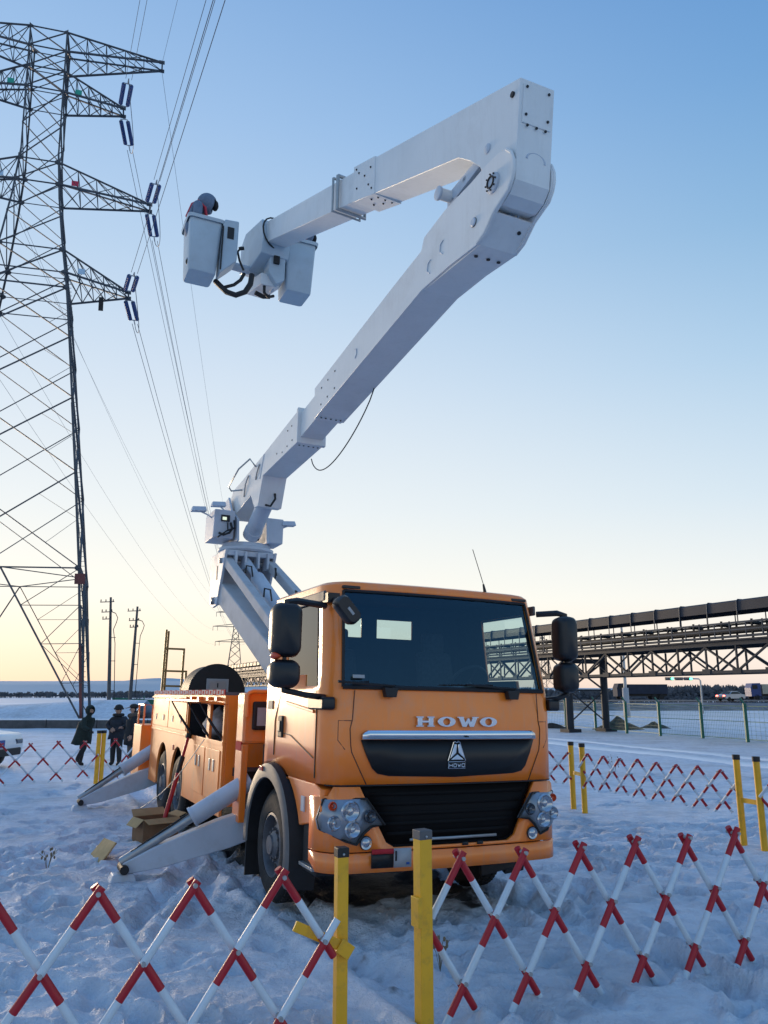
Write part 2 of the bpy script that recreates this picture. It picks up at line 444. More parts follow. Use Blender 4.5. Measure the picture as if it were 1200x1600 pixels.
def snow_material():
    m = bpy.data.materials.new('trampled_snow'); m.use_nodes = True
    nt = m.node_tree; N = nt.nodes; Lk = nt.links; b = N['Principled BSDF']
    b.inputs['Roughness'].default_value = .62; b.inputs['Specular IOR Level'].default_value = .35
    geo = N.new('ShaderNodeNewGeometry')
    n1 = N.new('ShaderNodeTexNoise'); n1.inputs['Scale'].default_value = .55; n1.inputs['Detail'].default_value = 9; n1.inputs['Roughness'].default_value = .62
    Lk.new(geo.outputs['Position'], n1.inputs['Vector'])
    r1 = N.new('ShaderNodeValToRGB'); e = r1.color_ramp.elements
    e[0].position = .30; e[0].color = (.54, .56, .60, 1); e[1].position = .52; e[1].color = (.73, .77, .84, 1)
    Lk.new(n1.outputs['Fac'], r1.inputs['Fac'])
    n2 = N.new('ShaderNodeTexNoise'); n2.inputs['Scale'].default_value = 4.5; n2.inputs['Detail'].default_value = 8
    Lk.new(geo.outputs['Position'], n2.inputs['Vector'])
    r2 = N.new('ShaderNodeValToRGB'); e = r2.color_ramp.elements
    e[0].position = .35; e[0].color = (.84, .84, .86, 1); e[1].position = .6; e[1].color = (1, 1, 1, 1)
    Lk.new(n2.outputs['Fac'], r2.inputs['Fac'])
    mx = N.new('ShaderNodeMixRGB'); mx.blend_type = 'MULTIPLY'; mx.inputs[0].default_value = 1
    Lk.new(r1.outputs[0], mx.inputs[1]); Lk.new(r2.outputs[0], mx.inputs[2])
    ba = N.new('ShaderNodeAttribute'); ba.attribute_name = 'bare'  # bare soil together with the painted shade under the truck
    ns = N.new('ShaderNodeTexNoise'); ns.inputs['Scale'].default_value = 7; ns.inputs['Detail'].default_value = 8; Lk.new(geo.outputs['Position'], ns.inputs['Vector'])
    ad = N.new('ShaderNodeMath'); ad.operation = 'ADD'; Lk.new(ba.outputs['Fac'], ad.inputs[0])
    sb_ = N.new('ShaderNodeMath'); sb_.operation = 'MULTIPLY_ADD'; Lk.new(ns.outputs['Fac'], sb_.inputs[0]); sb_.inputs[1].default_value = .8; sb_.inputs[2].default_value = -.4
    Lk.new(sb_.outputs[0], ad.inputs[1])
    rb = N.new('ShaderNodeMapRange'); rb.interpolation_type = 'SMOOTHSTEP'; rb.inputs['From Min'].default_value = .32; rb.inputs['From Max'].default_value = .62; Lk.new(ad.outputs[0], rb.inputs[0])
    ms_ = N.new('ShaderNodeMixRGB'); ms_.inputs[2].default_value = (.035, .034, .036, 1); Lk.new(rb.outputs[0], ms_.inputs[0]); Lk.new(mx.outputs[0], ms_.inputs[1])  # this dark colour is soil and the painted shade beneath the truck
    Lk.new(ms_.outputs[0], b.inputs['Base Color'])
    n3 = N.new('ShaderNodeTexNoise'); n3.inputs['Scale'].default_value = 11; n3.inputs['Detail'].default_value = 10; n3.inputs['Roughness'].default_value = .65
    Lk.new(geo.outputs['Position'], n3.inputs['Vector'])
    bp = N.new('ShaderNodeBump'); bp.inputs['Strength'].default_value = 1.0; bp.inputs['Distance'].default_value = .07
    Lk.new(n3.outputs['Fac'], bp.inputs['Height']); Lk.new(bp.outputs[0], b.inputs['Normal'])
    return m
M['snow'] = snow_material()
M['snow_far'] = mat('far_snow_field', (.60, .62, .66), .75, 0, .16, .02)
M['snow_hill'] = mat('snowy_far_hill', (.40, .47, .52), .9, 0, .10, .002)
M['snow_pack'] = mat('packed_white_snow', (.80, .81, .83), .55, 0, .04, 1.5, bump=.3, bscale=6)

step = .0056; K = 186
rows = []; y = 2.6
while y < 70:
    rows.append(y); y *= 1 + step
V = []; F = []
for j, y in enumerate(rows):
    for k in range(-K, K + 1):
        x = y * step * k
        V.append((x, y, ground_z(x, y) - (.5 if (abs(k) == K or j in (0, len(rows) - 1)) else 0)))
W_ = 2 * K + 1
for j in range(len(rows) - 1):
    for k in range(W_ - 1):
        F.append((j * W_ + k, j * W_ + k + 1, (j + 1) * W_ + k + 1, (j + 1) * W_ + k))
mb = MB(); mb.add(V, F)
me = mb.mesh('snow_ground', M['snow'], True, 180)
def bare(x, y):      # exposed frozen soil scraped by tyres, with the shade under the truck painted in
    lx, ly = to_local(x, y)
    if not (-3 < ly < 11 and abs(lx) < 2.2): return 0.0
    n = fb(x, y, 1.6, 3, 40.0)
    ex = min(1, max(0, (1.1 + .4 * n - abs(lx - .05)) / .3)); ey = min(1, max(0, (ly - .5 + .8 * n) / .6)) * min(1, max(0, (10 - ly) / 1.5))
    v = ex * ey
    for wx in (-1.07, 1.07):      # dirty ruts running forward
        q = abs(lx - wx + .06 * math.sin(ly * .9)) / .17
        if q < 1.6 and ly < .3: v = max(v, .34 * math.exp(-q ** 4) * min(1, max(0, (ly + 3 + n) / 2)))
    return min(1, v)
at = me.attributes.new('bare', 'FLOAT', 'POINT')  # mask for bare soil and the under-truck shade put into the colour
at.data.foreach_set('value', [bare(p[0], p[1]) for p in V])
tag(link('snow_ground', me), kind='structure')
mb = MB()
mb.add([(-6000, -400, -.22), (6000, -400, -.22), (6000, 7000, -.22), (-6000, 7000, -.22)], [(0, 1, 2, 3)])
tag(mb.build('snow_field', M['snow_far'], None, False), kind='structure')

# packed white track crossing to the right, behind the barrier
def strip(path, w, z, name, m, th=.05):
    q = MB(); A = []; B = []
    for i, p in enumerate(path):
        p = Vector(p); d = (Vector(path[min(i + 1, len(path) - 1)]) - Vector(path[max(i - 1, 0)])).normalized(); n = Vector((-d.y, d.x))
        wv = w * (.85 + .3 * random.random())
        A.append((p + n * wv / 2)); B.append((p - n * wv / 2))
    V = []; F = []
    for a, b in zip(A, B):
        c = (a + b) / 2
        for s, h in ((1, -.08), (.75, th * .8), (0, th), (-.75, th * .8), (-1, -.08)):
            pt = c + (a - c) * s
            V.append((pt.x, pt.y, ground_z(pt.x, pt.y) + z + h))
    for i in range(len(path) - 1):
        for k in range(4): F.append((i * 5 + k, i * 5 + k + 1, i * 5 + 6 + k, i * 5 + 5 + k))
    q.add(V, F)
    return q.build(name, m, None, True, angle=180)
pts = []
for i in range(40):
    t = i / 39
    yy = 48 - 34 * t
    pts.append((7.3 + .377 * (34 - yy) + .08 * math.sin(t * 9), yy))
tag(strip(pts, 1.1, .0, 'snow_track', M['snow_pack']), kind='structure')
tag(strip([(x + 1.7, y + .6) for x, y in pts], .7, -.01, 'snow_track', M['snow_pack']), kind='structure')

# far hills, low ridges of snow-covered ground
def ridge(name, x0, x1, y0, depth, hfun, m, n=80):
    q = MB(); V = []; F = []
    for i in range(n + 1):
        x = x0 + (x1 - x0) * i / n; h = hfun(x)
        V += [(x, y0 - depth, -.5), (x, y0 - depth * .35, h * .62), (x, y0, h), (x, y0 + depth, -.5)]
    for i in range(n):
        for k in range(3): F.append((i * 4 + k, i * 4 + 4 + k, i * 4 + 5 + k, i * 4 + 1 + k))
    q.add(V, F)
    return tag(q.build(name, m, None, True, angle=180), kind='structure')
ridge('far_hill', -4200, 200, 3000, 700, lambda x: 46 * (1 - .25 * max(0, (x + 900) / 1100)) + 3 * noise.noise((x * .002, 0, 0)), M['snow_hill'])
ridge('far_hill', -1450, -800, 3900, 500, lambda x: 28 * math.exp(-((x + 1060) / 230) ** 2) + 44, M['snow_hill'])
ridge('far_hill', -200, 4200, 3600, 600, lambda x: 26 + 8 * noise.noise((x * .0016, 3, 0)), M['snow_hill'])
ridge('snow_bank', -60, -19, 66, 6, lambda x: .55 + .9 * max(0, min(1, (x + 42) / 18)) + .25 * noise.noise((x * .12, 1, 0)), M['snow'], 60)
ridge('road_embankment', -10, 190, 118, 12, lambda x: .7 + .1 * noise.noise((x * .1, 5, 0)), mat('frosted_bank_soil', (.13, .14, .16), .95, 0, .5, .5), 60)
mb = MB(); mb.add([(-10, 119, .86), (190, 119, .86), (190, 150, .86), (-10, 150, .86)], [(0, 1, 2, 3)])
tag(mb.build('road', mat('dark_asphalt', (.05, .05, .055), .8, 0, .2, .3), None, False), kind='structure')

# ------------------------------------------------------------------ the bucket truck: cab
truck = thing('bucket_truck', (TX, TY, 0), 0, 'orange bucket truck with raised white folding boom on outriggers in the snow', 'truck')
truck.rotation_euler = (0, TROLL, TYAW)

CW = 1.24
def cabW(z): return 1.235 if z < 2.05 else 1.235 - .06 * (z - 2.05)
def cabF(z): return .0 if z < 1.9 else .20 * ((z - 1.9) / 1.1) ** 1.15
CL = [('s', y) for y in (1.76, 1.62, 1.15, .60, .40)] + [('a', t) for t in (0, 18, 36, 54, 72, 90)] + [('f', u) for u in (-.75, -.5, -.25, 0, .25, .5, .75)]
CR = [('A', t) for t in (90, 72, 54, 36, 18, 0)] + [('S', y) for y in (.40, .60, 1.15, 1.62, 1.76)]
CB = [('r', x) for x in (.9, .52, .05, -.14, -.6, -.9)]
COLS = CL + CR + CB
NCOL = len(COLS)
def cabpt(c, z, ins=0.0):
    k, v = c; W = cabW(z) - ins; F = cabF(z) + ins; r = .22 - ins * .5; bow = .05
    Y = 1.76 - ins
    if k in 'sS':
        x = -W if k == 's' else W
        return (x, F + bow + r + (v - .27) * (Y - F - bow - r) / (1.76 - .27) if v > .3 else F + bow + r, z)
    if k in 'aA':
        a = R(v); x = -W + r - r * math.cos(a); y = F + bow + r - r * math.sin(a)
        return (x if k == 'a' else -x, y, z)
    if k == 'f':
        x = v * (W - r)
        return (x, F + bow * v * v, z)
    return (v, Y, z)
ROWS = [1.24, 1.55, 1.86, 2.05, 2.09, 2.2, 2.45, 2.68, 2.82, 2.9, 2.985, 3.045]
def is_open(j, i):
    """window openings of the shell: row cell j, column cell i"""
    a, b = COLS[i], COLS[(i + 1) % NCOL]; z0, z1 = ROWS[j], ROWS[j + 1]
    ks = a[0] + b[0]
    if ks in ('ff', 'af', 'fA') or (ks == 'aa' and a[1] >= 72) or (ks == 'AA' and b[1] >= 72):
        return z0 >= 2.085 and z1 <= 2.99 and 'ws'
    if ks in ('ss', 'sa') or ks in ('SS', 'AS'):
        ys = [c[1] for c in (a, b) if c[0] in 'sS']
        if max(ys) <= 1.16 and z1 <= 2.91:
            if min(ys) < .45 and len(ys) == 1: lo = 2.08
            elif max(ys) <= .61: lo = 2.08
            else: lo = 2.19
            if z0 >= lo: return 'sl' if 's' in ks else 'sr'
    if ks == 'rr' and z0 >= 2.67 and z1 <= 2.91:
        if (a[1], b[1]) == (.52, .05): return 'r1'
        if (a[1], b[1]) == (-.14, -.6): return 'r2'
    return False
def cab_shell(name, m, ins, roof, parent, rows=ROWS):
    q = MB(); V = [cabpt(c, z, ins) for z in rows for c in COLS]; F = []
    for j in range(len(rows) - 1):
        for i in range(NCOL):
            if not is_open(j, i):
                F.append((j * NCOL + i, j * NCOL + (i + 1) % NCOL, (j + 1) * NCOL + (i + 1) % NCOL, (j + 1) * NCOL + i))
    top = (len(rows) - 1) * NCOL
    if roof:
        for s, dz in ((.965, .03), (.9, .045)):
            b = len(V)
            for i in range(NCOL):
                x, y, z = V[top + i]; V.append((x * s, .9 + (y - .9) * s, rows[-1] + dz))
            p = top if s == .965 else b - NCOL
            for i in range(NCOL): F.append((p + i, p + (i + 1) % NCOL, b + (i + 1) % NCOL, b + i))
        F.append(tuple(len(V) - NCOL + i for i in range(NCOL)))
    else:
        F.append(tuple(top + i for i in range(NCOL)))
    q.add(V, F)
    o = q.build(name, m, parent, True, angle=32)
    return o
cab = cab_shell('cab', M['orange'], 0, True, truck)
sm = cab.modifiers.new('thick', 'SOLIDIFY'); sm.thickness = .022; sm.offset = -1
lin = cab_shell('interior_lining', M['lining'], .035, False, cab)
def pane(tagname, name, m, off):
    q = MB()
    for j in range(len(ROWS) - 1):
        for i in range(NCOL):
            if is_open(j, i) == tagname:
                a, b = COLS[i], COLS[(i + 1) % NCOL]
                q.add([cabpt(a, ROWS[j], off), cabpt(b, ROWS[j], off), cabpt(b, ROWS[j + 1], off), cabpt(a, ROWS[j + 1], off)], [(0, 1, 2, 3)])
    return q.build(name, m, cab, True, angle=60, weld=True)
pane('ws', 'windscreen', M['glass_ws'], .006)
pane('sl', 'side_window', M['glass_side'], .008); pane('sr', 'side_window', M['glass_side'], .008)
pane('r1', 'rear_window', M['glass_side'], .008); pane('r2', 'rear_window', M['glass_side'], .008)

def fy(x, z=1.2):       # front surface of the lower cab / bumper, wrapping back at the corners
    W, r = 1.25, .26
    y = .05 * min(1, abs(x) / (W - r)) ** 2
    ax = abs(x)
    if ax > W - r: y += r - math.sqrt(max(0, r * r - (ax - W + r) ** 2))
    return y
def clip(poly, a, keep_gt):
    out = []
    for i in range(len(poly)):
        p, q = poly[i], poly[(i + 1) % len(poly)]
        ip = (p[0] >= a) if keep_gt else (p[0] <= a); iq = (q[0] >= a) if keep_gt else (q[0] <= a)
        if ip: out.append(p)
        if ip != iq:
            t = (a - p[0]) / (q[0] - p[0]); out.append((a, p[1] + t * (q[1] - p[1])))
    return out
XS = [-1.25, -1.235, -1.2, -1.15, -1.08, -1.0, -.85, -.5, 0, .5, .85, 1.0, 1.08, 1.15, 1.2, 1.235, 1.25]
def front(poly, off, th, name, m, parent, yf=fy, bevel=0):
    """patch laid on the curved cab front: outline in (x, z), proud by off, th thick"""
    q = MB(); st = []
    for a, b in zip(XS[:-1], XS[1:]):
        p = clip(clip(poly, a, True), b, False)
        if len(p) >= 3:
            q.add([(x, yf(x) - off, z) for x, z in p], [tuple(range(len(p)))])
    o = q.build(name, m, parent, True, angle=32, weld=True)
    s = o.modifiers.new('thick', 'SOLIDIFY'); s.thickness = th; s.offset = 0
    return o
def mirror_x(poly): return [(-x, z) for x, z in reversed(poly)]

# front of the cab
grille = front([(-.92, 1.625), (.92, 1.625), (.87, 1.50), (.81, 1.38), (.76, 1.335), (.66, 1.315), (0, 1.295), (-.66, 1.315), (-.76, 1.335), (-.81, 1.38), (-.87, 1.50)], .012, .02, 'upper_grille', M['black_gloss'], truck)
front([(-.92, 1.632), (.92, 1.632), (.915, 1.68), (.87, 1.708), (-.87, 1.708), (-.915, 1.68)], .03, .05, 'chrome_bar', M['chrome'], grille)
front([(.09, 1.65), (.13, 1.65), (.13, 1.66), (.09, 1.66)], .06, .01, 'bar_mark', M['black'], grille)
# letters H O W O
def letter(ch, cx, z0, w, h):
    q = MB()
    def P(poly, y0=-.034, y1=-.006): q.xz([(cx + x * w, z0 + z * h) for x, z in poly], y0 + fy(cx), y1 + fy(cx))
    if ch == 'H':
        for s in (-1, 1):
            P([(s * .30 - .13, .12), (s * .30 + .13, .12), (s * .30 + .13, .88), (s * .30 - .13, .88)])
            P([(s * .30 - .20, 0), (s * .30 + .20, 0), (s * .30 + .20, .13), (s * .30 - .20, .13)], -.0335)
            P([(s * .30 - .20, .87), (s * .30 + .20, .87), (s * .30 + .20, 1), (s * .30 - .20, 1)], -.0335)
        P([(-.18, .40), (.18, .40), (.18, .60), (-.18, .60)], -.033)
    elif ch == 'O':
        n = 28; A = []; B = []
        for y in (-.034, -.006):
            for rx, rz in ((.5, .5), (.20, .34)):
                for k in range(n):
                    a = 2 * math.pi * k / n; A.append((cx + rx * w * math.cos(a), y + fy(cx), z0 + h * (.5 + rz * math.sin(a))))
        F = []
        for k in range(n):
            j = (k + 1) % n
            F += [(k, j, n + j, n + k), (2 * n + k, 2 * n + j, 3 * n + j, 3 * n + k), (k, j, 2 * n + j, 2 * n + k), (n + k, n + j, 3 * n + j, 3 * n + k)]
        q.add(A, F)
    else:
        P([(-.50, 1), (-.26, 1), (-.14, .42), (-.02, .86), (.06, .86), (.14, .42), (.26, 1), (.50, 1), (.30, 0), (.08, 0), (.0, .35), (-.08, 0), (-.30, 0)])
        for s in (-.38, .38): P([(s - .17, .88), (s + .17, .88), (s + .17, 1), (s - .17, 1)], -.0335)
    return q.build('letter', M['chrome'], truck, True, .003, angle=40)
for ch, cx in zip('HOWO', (-.305, -.085, .145, .375)):
    letter(ch, cx, 1.742, .19 if ch != 'W' else .21, .092)
# emblem: split triangle over a small plate reading HOWO
q = MB(); ex = .02
for poly in ([(-.075, .075), (-.012, .125), (-.006, .20), (-.028, .205)], [(.075, .075), (.012, .125), (.006, .20), (.028, .205)], [(-.068, .064), (.068, .064), (.0, .112)]):
    q.xz([(ex + x, 1.385 + z) for x, z in poly], -.045, -.012)
em = q.build('emblem', M['chrome'], grille, True, .004)
q = MB()
ring = [(-.092, .055), (-.034, .218), (-.02, .226), (0, .215), (.02, .226), (.034, .218), (.092, .055)]
q.tube([(ex + x, -.03, 1.385 + z) for x, z in ring], .006, 6)
q.tube([(ex + x, -.03, 1.385 + z) for x, z in [(-.088, -.012), (.088, -.012), (.088, .046), (-.088, .046), (-.088, -.012)]], .005, 6)
q.build('emblem_outline', M['chrome'], grille)
def block_text(q, s, x, z, w, h, y0, y1, t=.2, up=None):
    """plain stroke letters from bars; (x, z) lower left"""
    G = {'H': [((0, 0), (0, 1)), ((1, 0), (1, 1)), ((0, .5), (1, .5))], 'O': [((0, 0), (0, 1)), ((1, 0), (1, 1)), ((0, 0), (1, 0)), ((0, 1), (1, 1))], 'W': [((0, 1), (.25, 0)), ((.25, 0), (.5, .7)), ((.5, .7), (.75, 0)), ((.75, 0), (1, 1))]}
    for c in s:
        for a, b in G.get(c, []):
            p0 = Vector((x + a[0] * w, (y0 + y1) / 2, z + a[1] * h)); p1 = Vector((x + b[0] * w, (y0 + y1) / 2, z + b[1] * h))
            q.beam(p0, p1, t * w, abs(y1 - y0), up=(0, 1, 0))
        x += w * 1.55
q = MB(); block_text(q, 'HOWO', ex - .072, 1.385, .028, .026, -.026, -.016); q.build('emblem_text', M['chrome'], grille, False)

# lower grille, bumper, headlamps
lg = front([(-.91, 1.225), (.91, 1.225), (.65, .765), (.58, .73), (-.58, .73), (-.65, .765)], -.05, .03, 'lower_grille', M['grille_black'], truck)
for k in range(5):
    z = .80 + k * .085; hw = .60 + (z - .72) * .5
    front([(-hw, z), (hw, z), (hw, z + .035), (-hw, z + .035)], -.040, .02, 'grille_slat', M['grille_black'], lg)
front([(-.44, .76), (.46, .76), (.46, .782), (-.44, .782)], .006, .02, 'chrome_strip', M['steel'], lg)
bump = front([(-1.25, .69), (1.25, .69), (1.25, 1.13), (1.17, 1.15), (1.14, 1.225), (.92, 1.225), (.67, .76), (.59, .715), (-.59, .715), (-.67, .76), (-.92, 1.225), (-1.14, 1.225), (-1.17, 1.15), (-1.25, 1.13)], 0, .04, 'bumper', M['orange'], truck)
front([(-1.23, .52), (1.23, .52), (1.25, .60), (1.25, .678), (-1.25, .678), (-1.25, .60)], .006, .04, 'bumper_lip', M['orange'], bump)
for sx in (.08, .24): front([(sx, .703), (sx + .06, .703), (sx + .06, .73), (sx, .73)], .024, .01, 'bumper_slot', M['black'], bump)
for s in (-1, 1):
    P = [(-1.215, 1.12), (-.87, 1.13), (-.70, .91), (-.82, .90), (-.89, .845), (-.955, .755), (-1.05, .785), (-1.23, .87), (-1.24, .95)]
    if s > 0: P = mirror_x(P)
    hl = front(P, .024, .03, 'headlamp', M['lamp_house'], truck)
    q = MB()
    PP = [(x, fy(x) - .045, z) for x, z in P]; q.tube(PP + [PP[0]], .011, 6); q.build('lamp_bezel', M['black'], hl)
    for nm, x, z, r, m in (('main_beam', -1.02, 1.03, .08, 'lamp_glass'), ('low_beam', -1.145, .93, .058, 'lamp_glass'), ('low_beam', -.995, .88, .066, 'lamp_glass'), ('indicator', -1.16, 1.07, .036, 'lamp_amber'), ('side_lamp', -.835, .985, .05, 'lamp_dark')):
        x = x if s < 0 else -x; y0 = fy(x) - .038
        q = MB(); q.lathe([(r, 0), (r * 1.12, -.018), (r * .95, -.03), (r * .72, -.012), (r * .45, -.006), (r * .3, -.02), (0, -.026)], (x, y0, z), (0, 1, 0), 20)
        q.build(nm, M[m], hl)
    fx = -.865 if s < 0 else .865
    q = MB(); q.lathe([(.048, -.03), (.052, -.045), (.036, -.04), (.02, -.05), (0, -.052)], (fx, fy(fx), .765), (0, 1, 0), 18)
    fl = q.build('fog_lamp', M['lamp_glass'], truck)
    q = MB(); q.lathe([(.052, -.02), (.06, -.034), (.05, -.044)], (fx, fy(fx), .765), (0, 1, 0), 18); q.build('lamp_ring', M['black'], fl)
# number plate holder with red band, and a pale sheet beside it
pl = front([(-.82, .56), (-.62, .56), (-.62, .70), (-.82, .70)], .05, .012, 'notice_plate', M['black_gloss'], bump)
pr = front([(-.82, .675), (-.62, .675), (-.62, .715), (-.82, .715)], .058, .008, 'plate_band', M['tape_r'], bump)
pw = front([(-.615, .56), (-.45, .56), (-.45, .715), (-.615, .715)], .052, .01, 'paper_sheet', M['label_grey'], bump)
front([(-.605, .615), (-.59, .615), (-.59, .695), (-.605, .695)], .06, .003, 'print_line', M['black'], bump)
front([(-.50, .58), (-.47, .58), (-.47, .60), (-.50, .60)], .06, .003, 'print_line', M['carblue'], bump)
# panel gaps of the front
def seam(pts, w=.008, off=.004, parent=truck):
    q = MB(); q.tube([(x, fy(x) - off, z) for x, z in pts], w / 2, 5); return q.build('panel_gap', M['black'], parent)
def dens(a, b, n=8): return [(a[0] + (b[0] - a[0]) * i / n, a[1] + (b[1] - a[1]) * i / n) for i in range(n + 1)]
for s in (-1, 1):
    f = lambda p: [(s * x, z) for x, z in p]
    seam(f(dens((.985, 2.06), (1.0, 1.80)) + dens((1.0, 1.80), (1.02, 1.72), 3) + dens((1.01, 1.58), (1.0, 1.52), 3) + dens((1.0, 1.52), (.86, 1.245))))
    seam(f(dens((1.0, 1.79), (1.12, 1.79), 5) + dens((1.12, 1.79), (1.12, 1.62), 3) + dens((1.12, 1.62), (1.06, 1.54), 3)), .006)
q = MB(); q.tube([(x, fy(x) - .002, 1.236) for x in [i * .05 for i in range(-24, 25)]], .008, 5); q.build('panel_gap', M['black'], truck)
# wipers and cowl brackets
for cx in (-.66, .66):
    b = MB(); b.xz([(cx - .07, 2.085), (cx + .07, 2.085), (cx + .05, 2.0), (cx - .05, 2.0)], -.04, .03)
    w = b.build('wiper', M['black'], truck, False, .006)
    b = MB(); b.tube([(cx, -.015, 2.06), (cx + .05, .0, 2.10), (cx - .5, .02, 2.13)], .012, 6); b.tube([(max(-1.0, cx - .8), .045, 2.12), (cx - .2, .022, 2.135)], .008, 6)
    b.build('wiper_blade', M['black'], w)
q = MB(); q.tube([cabpt(c, 2.085, -.006) for c in COLS if c[0] == 'f' or c[0] == 'A' and c[1] >= 72 or c[0] == 'a' and c[1] >= 72], .022, 6)
q.build('windscreen_seal', M['black'], truck)
q = MB(); q.tube([cabpt(c, 2.985, -.004) for c in COLS if c[0] in 'f' or c[0] in 'aA' and c[1] >= 72], .014, 6)
q.build('windscreen_seal', M['black'], truck)
for sgn, kk in ((-1, 'a'), (1, 'A')):
    q = MB(); q.tube([cabpt((kk, 72), z, -.003) for z in (2.085, 2.2, 2.45, 2.68, 2.9, 2.985)], .014, 6); q.build('windscreen_seal', M['black'], truck)
# screen stickers
q = MB(); yb = cabF(2.2); q.hexa([(-1.0, yb + .005, 2.165), (-.89, yb + .0, 2.165), (-.89, yb + .008, 2.165), (-1.0, yb + .014, 2.165), (-1.0, yb + .012, 2.195), (-.89, yb + .006, 2.195), (-.89, yb + .014, 2.195), (-1.0, yb + .02, 2.195)])
q.build('screen_label', M['label_grey'], cab, False)
# marker lamps at the roof corners
for x in (-.95, .95):
    q = MB(); q.box((x - .09, cabF(3.02) + .035, 3.005), (x + .09, cabF(3.02) + .08, 3.035)); q.build('marker_lamp', M['mirror_black'], truck, False, .006)
# aerial on the roof
q = MB(); q.tube([(.62, .35, 3.06), (.60, .36, 3.18)], .014, 6, radii=[.022, .01]); q.tube([(.60, .36, 3.18), (.50, .40, 3.55)], .004, 5)
q.build('aerial', M['black'], truck)
# grey drip rail along both roof edges
for s in (-1, 1):
    q = MB(); q.beam((s * 1.192, .30, 2.93), (s * 1.19, 1.74, 2.93), .03, .10); q.build('roof_rail', M['grey_plastic'], truck, False, .012)
# doors: gaps, handle, trim
for s in (-1, 1):
    X = s * 1.239
    q = MB(); q.tube([(s * 1.185, cabF(2.9) + .30, 2.9), (s * 1.228, .33, 2.1), (X, .30, 1.9), (X, .30, 1.28)], .006, 5)
    q.tube([(s * 1.185, 1.22, 2.88), (s * 1.228, 1.24, 2.1), (X, 1.42, 1.75), (X, 1.42, 1.4)], .006, 5)
    q.tube([(X, .35, 1.45), (X, .95, 1.62), (X, 1.15, 1.63)], .005, 5); dg = q.build('door_gap', M['black'], truck)
    q = MB(); q.box((X - .018, 1.16, 1.585), (X + .018, 1.28, 1.80)); h = q.build('door_handle', M['black'], truck, False, .012)
    q = MB(); q.box((X - .03, 1.185, 1.64), (X + .03, 1.255, 1.75)); q.build('handle_grip', M['black_gloss'], h, False, .01)
    q = MB(); q.beam((X, .36, 1.86), (X, 1.1, 1.935), .022, .03); q.build('door_crease', M['orange'], truck, False, .008)
    q = MB(); q.box((X - .006, 1.52, 1.86), (X + .006, 1.68, 1.95)); q.build('door_badge', M['grey_plastic'], truck, False)
# front fenders with the wheel arch, both sides
AX1, TR = 1.38, .53
for s in (-1, 1):
    q = MB(); outl = [(.30, 1.235), (.16, 1.20), (.14, 1.02), (.30, .90), (.60, .84)] + arc(AX1, TR, .80, 158, 90, 8) + [(1.76, 1.30), (1.76, 1.235)]
    q.yz(outl, s * 1.10, s * 1.235); q.build('fender', M['orange'], truck, True, .012)
    q = MB()
    o1 = arc(AX1, TR, .83, 200, -5, 22); i1 = arc(AX1, TR, .66, 200, -5, 22)
    A = [(s * 1.05, y, z) for y, z in o1]; B = [(s * 1.30, y, z) for y, z in arc(AX1, TR, .79, 200, -5, 22)]; Cc = [(s * 1.30, y, z) for y, z in i1]; Dd = [(s * 1.05, y, z) for y, z in i1]
    n = len(A); q.add(A + B + Cc + Dd, [(k * n + i, k * n + i + 1, ((k + 1) % 4) * n + i + 1, ((k + 1) % 4) * n + i) for k in range(4) for i in range(n - 1)])
    fl = q.build('wheel_flare', M['black'], truck)
    q = MB(); n = len(i1)
    A = [(s * 1.302, y, z) for y, z in arc(AX1, TR, .79, 200, -5, 22)]; B = [(s * 1.318, y, z) for y, z in arc(AX1, TR, .76, 200, -5, 22)]; Cc = [(s * 1.318, y, z) for y, z in arc(AX1, TR, .655, 200, -5, 22)]; Dd = [(s * 1.302, y, z) for y, z in arc(AX1, TR, .645, 200, -5, 22)]
    q.add(A + B + Cc + Dd, [(k * n + i, k * n + i + 1, ((k + 1) % 4) * n + i + 1, ((k + 1) % 4) * n + i) for k in range(4) for i in range(n - 1)])
    q.build('flare_lip', M['grey_plastic'], fl)
    q = MB(); q.box((s * 1.318 if s > 0 else -1.335, 1.50, 1.235), (1.335 if s > 0 else s * 1.318, 1.60, 1.285)); q.build('side_marker', M['lamp_amber'], fl, False, .006)
    q = MB(); q.box((min(s * .80, s * 1.27), 2.16, .10), (max(s * .80, s * 1.27), 2.19, .85)); q.build('mud_flap', M['black'], truck, False)
    # step well in front of the wheel
    q = MB(); q.box((min(s * .7, s * 1.20), .30, .45), (max(s * .7, s * 1.20), .62, .88)); stp = q.build('step_well', M['black'], truck, False, .02)
    q = MB(); q.box((min(s * .9, s * 1.24), .28, .50), (max(s * .9, s * 1.24), .60, .53)); q.build('step', M['steel'], stp, False, .005)
    q = MB(); q.box((min(s * 1.23, s * 1.25), .50, .965), (max(s * 1.23, s * 1.25), .58, 1.10)); q.build('fender_glint', M['tape_w'], truck, False, .006)  # pale patch painting a cream reflection onto the fender
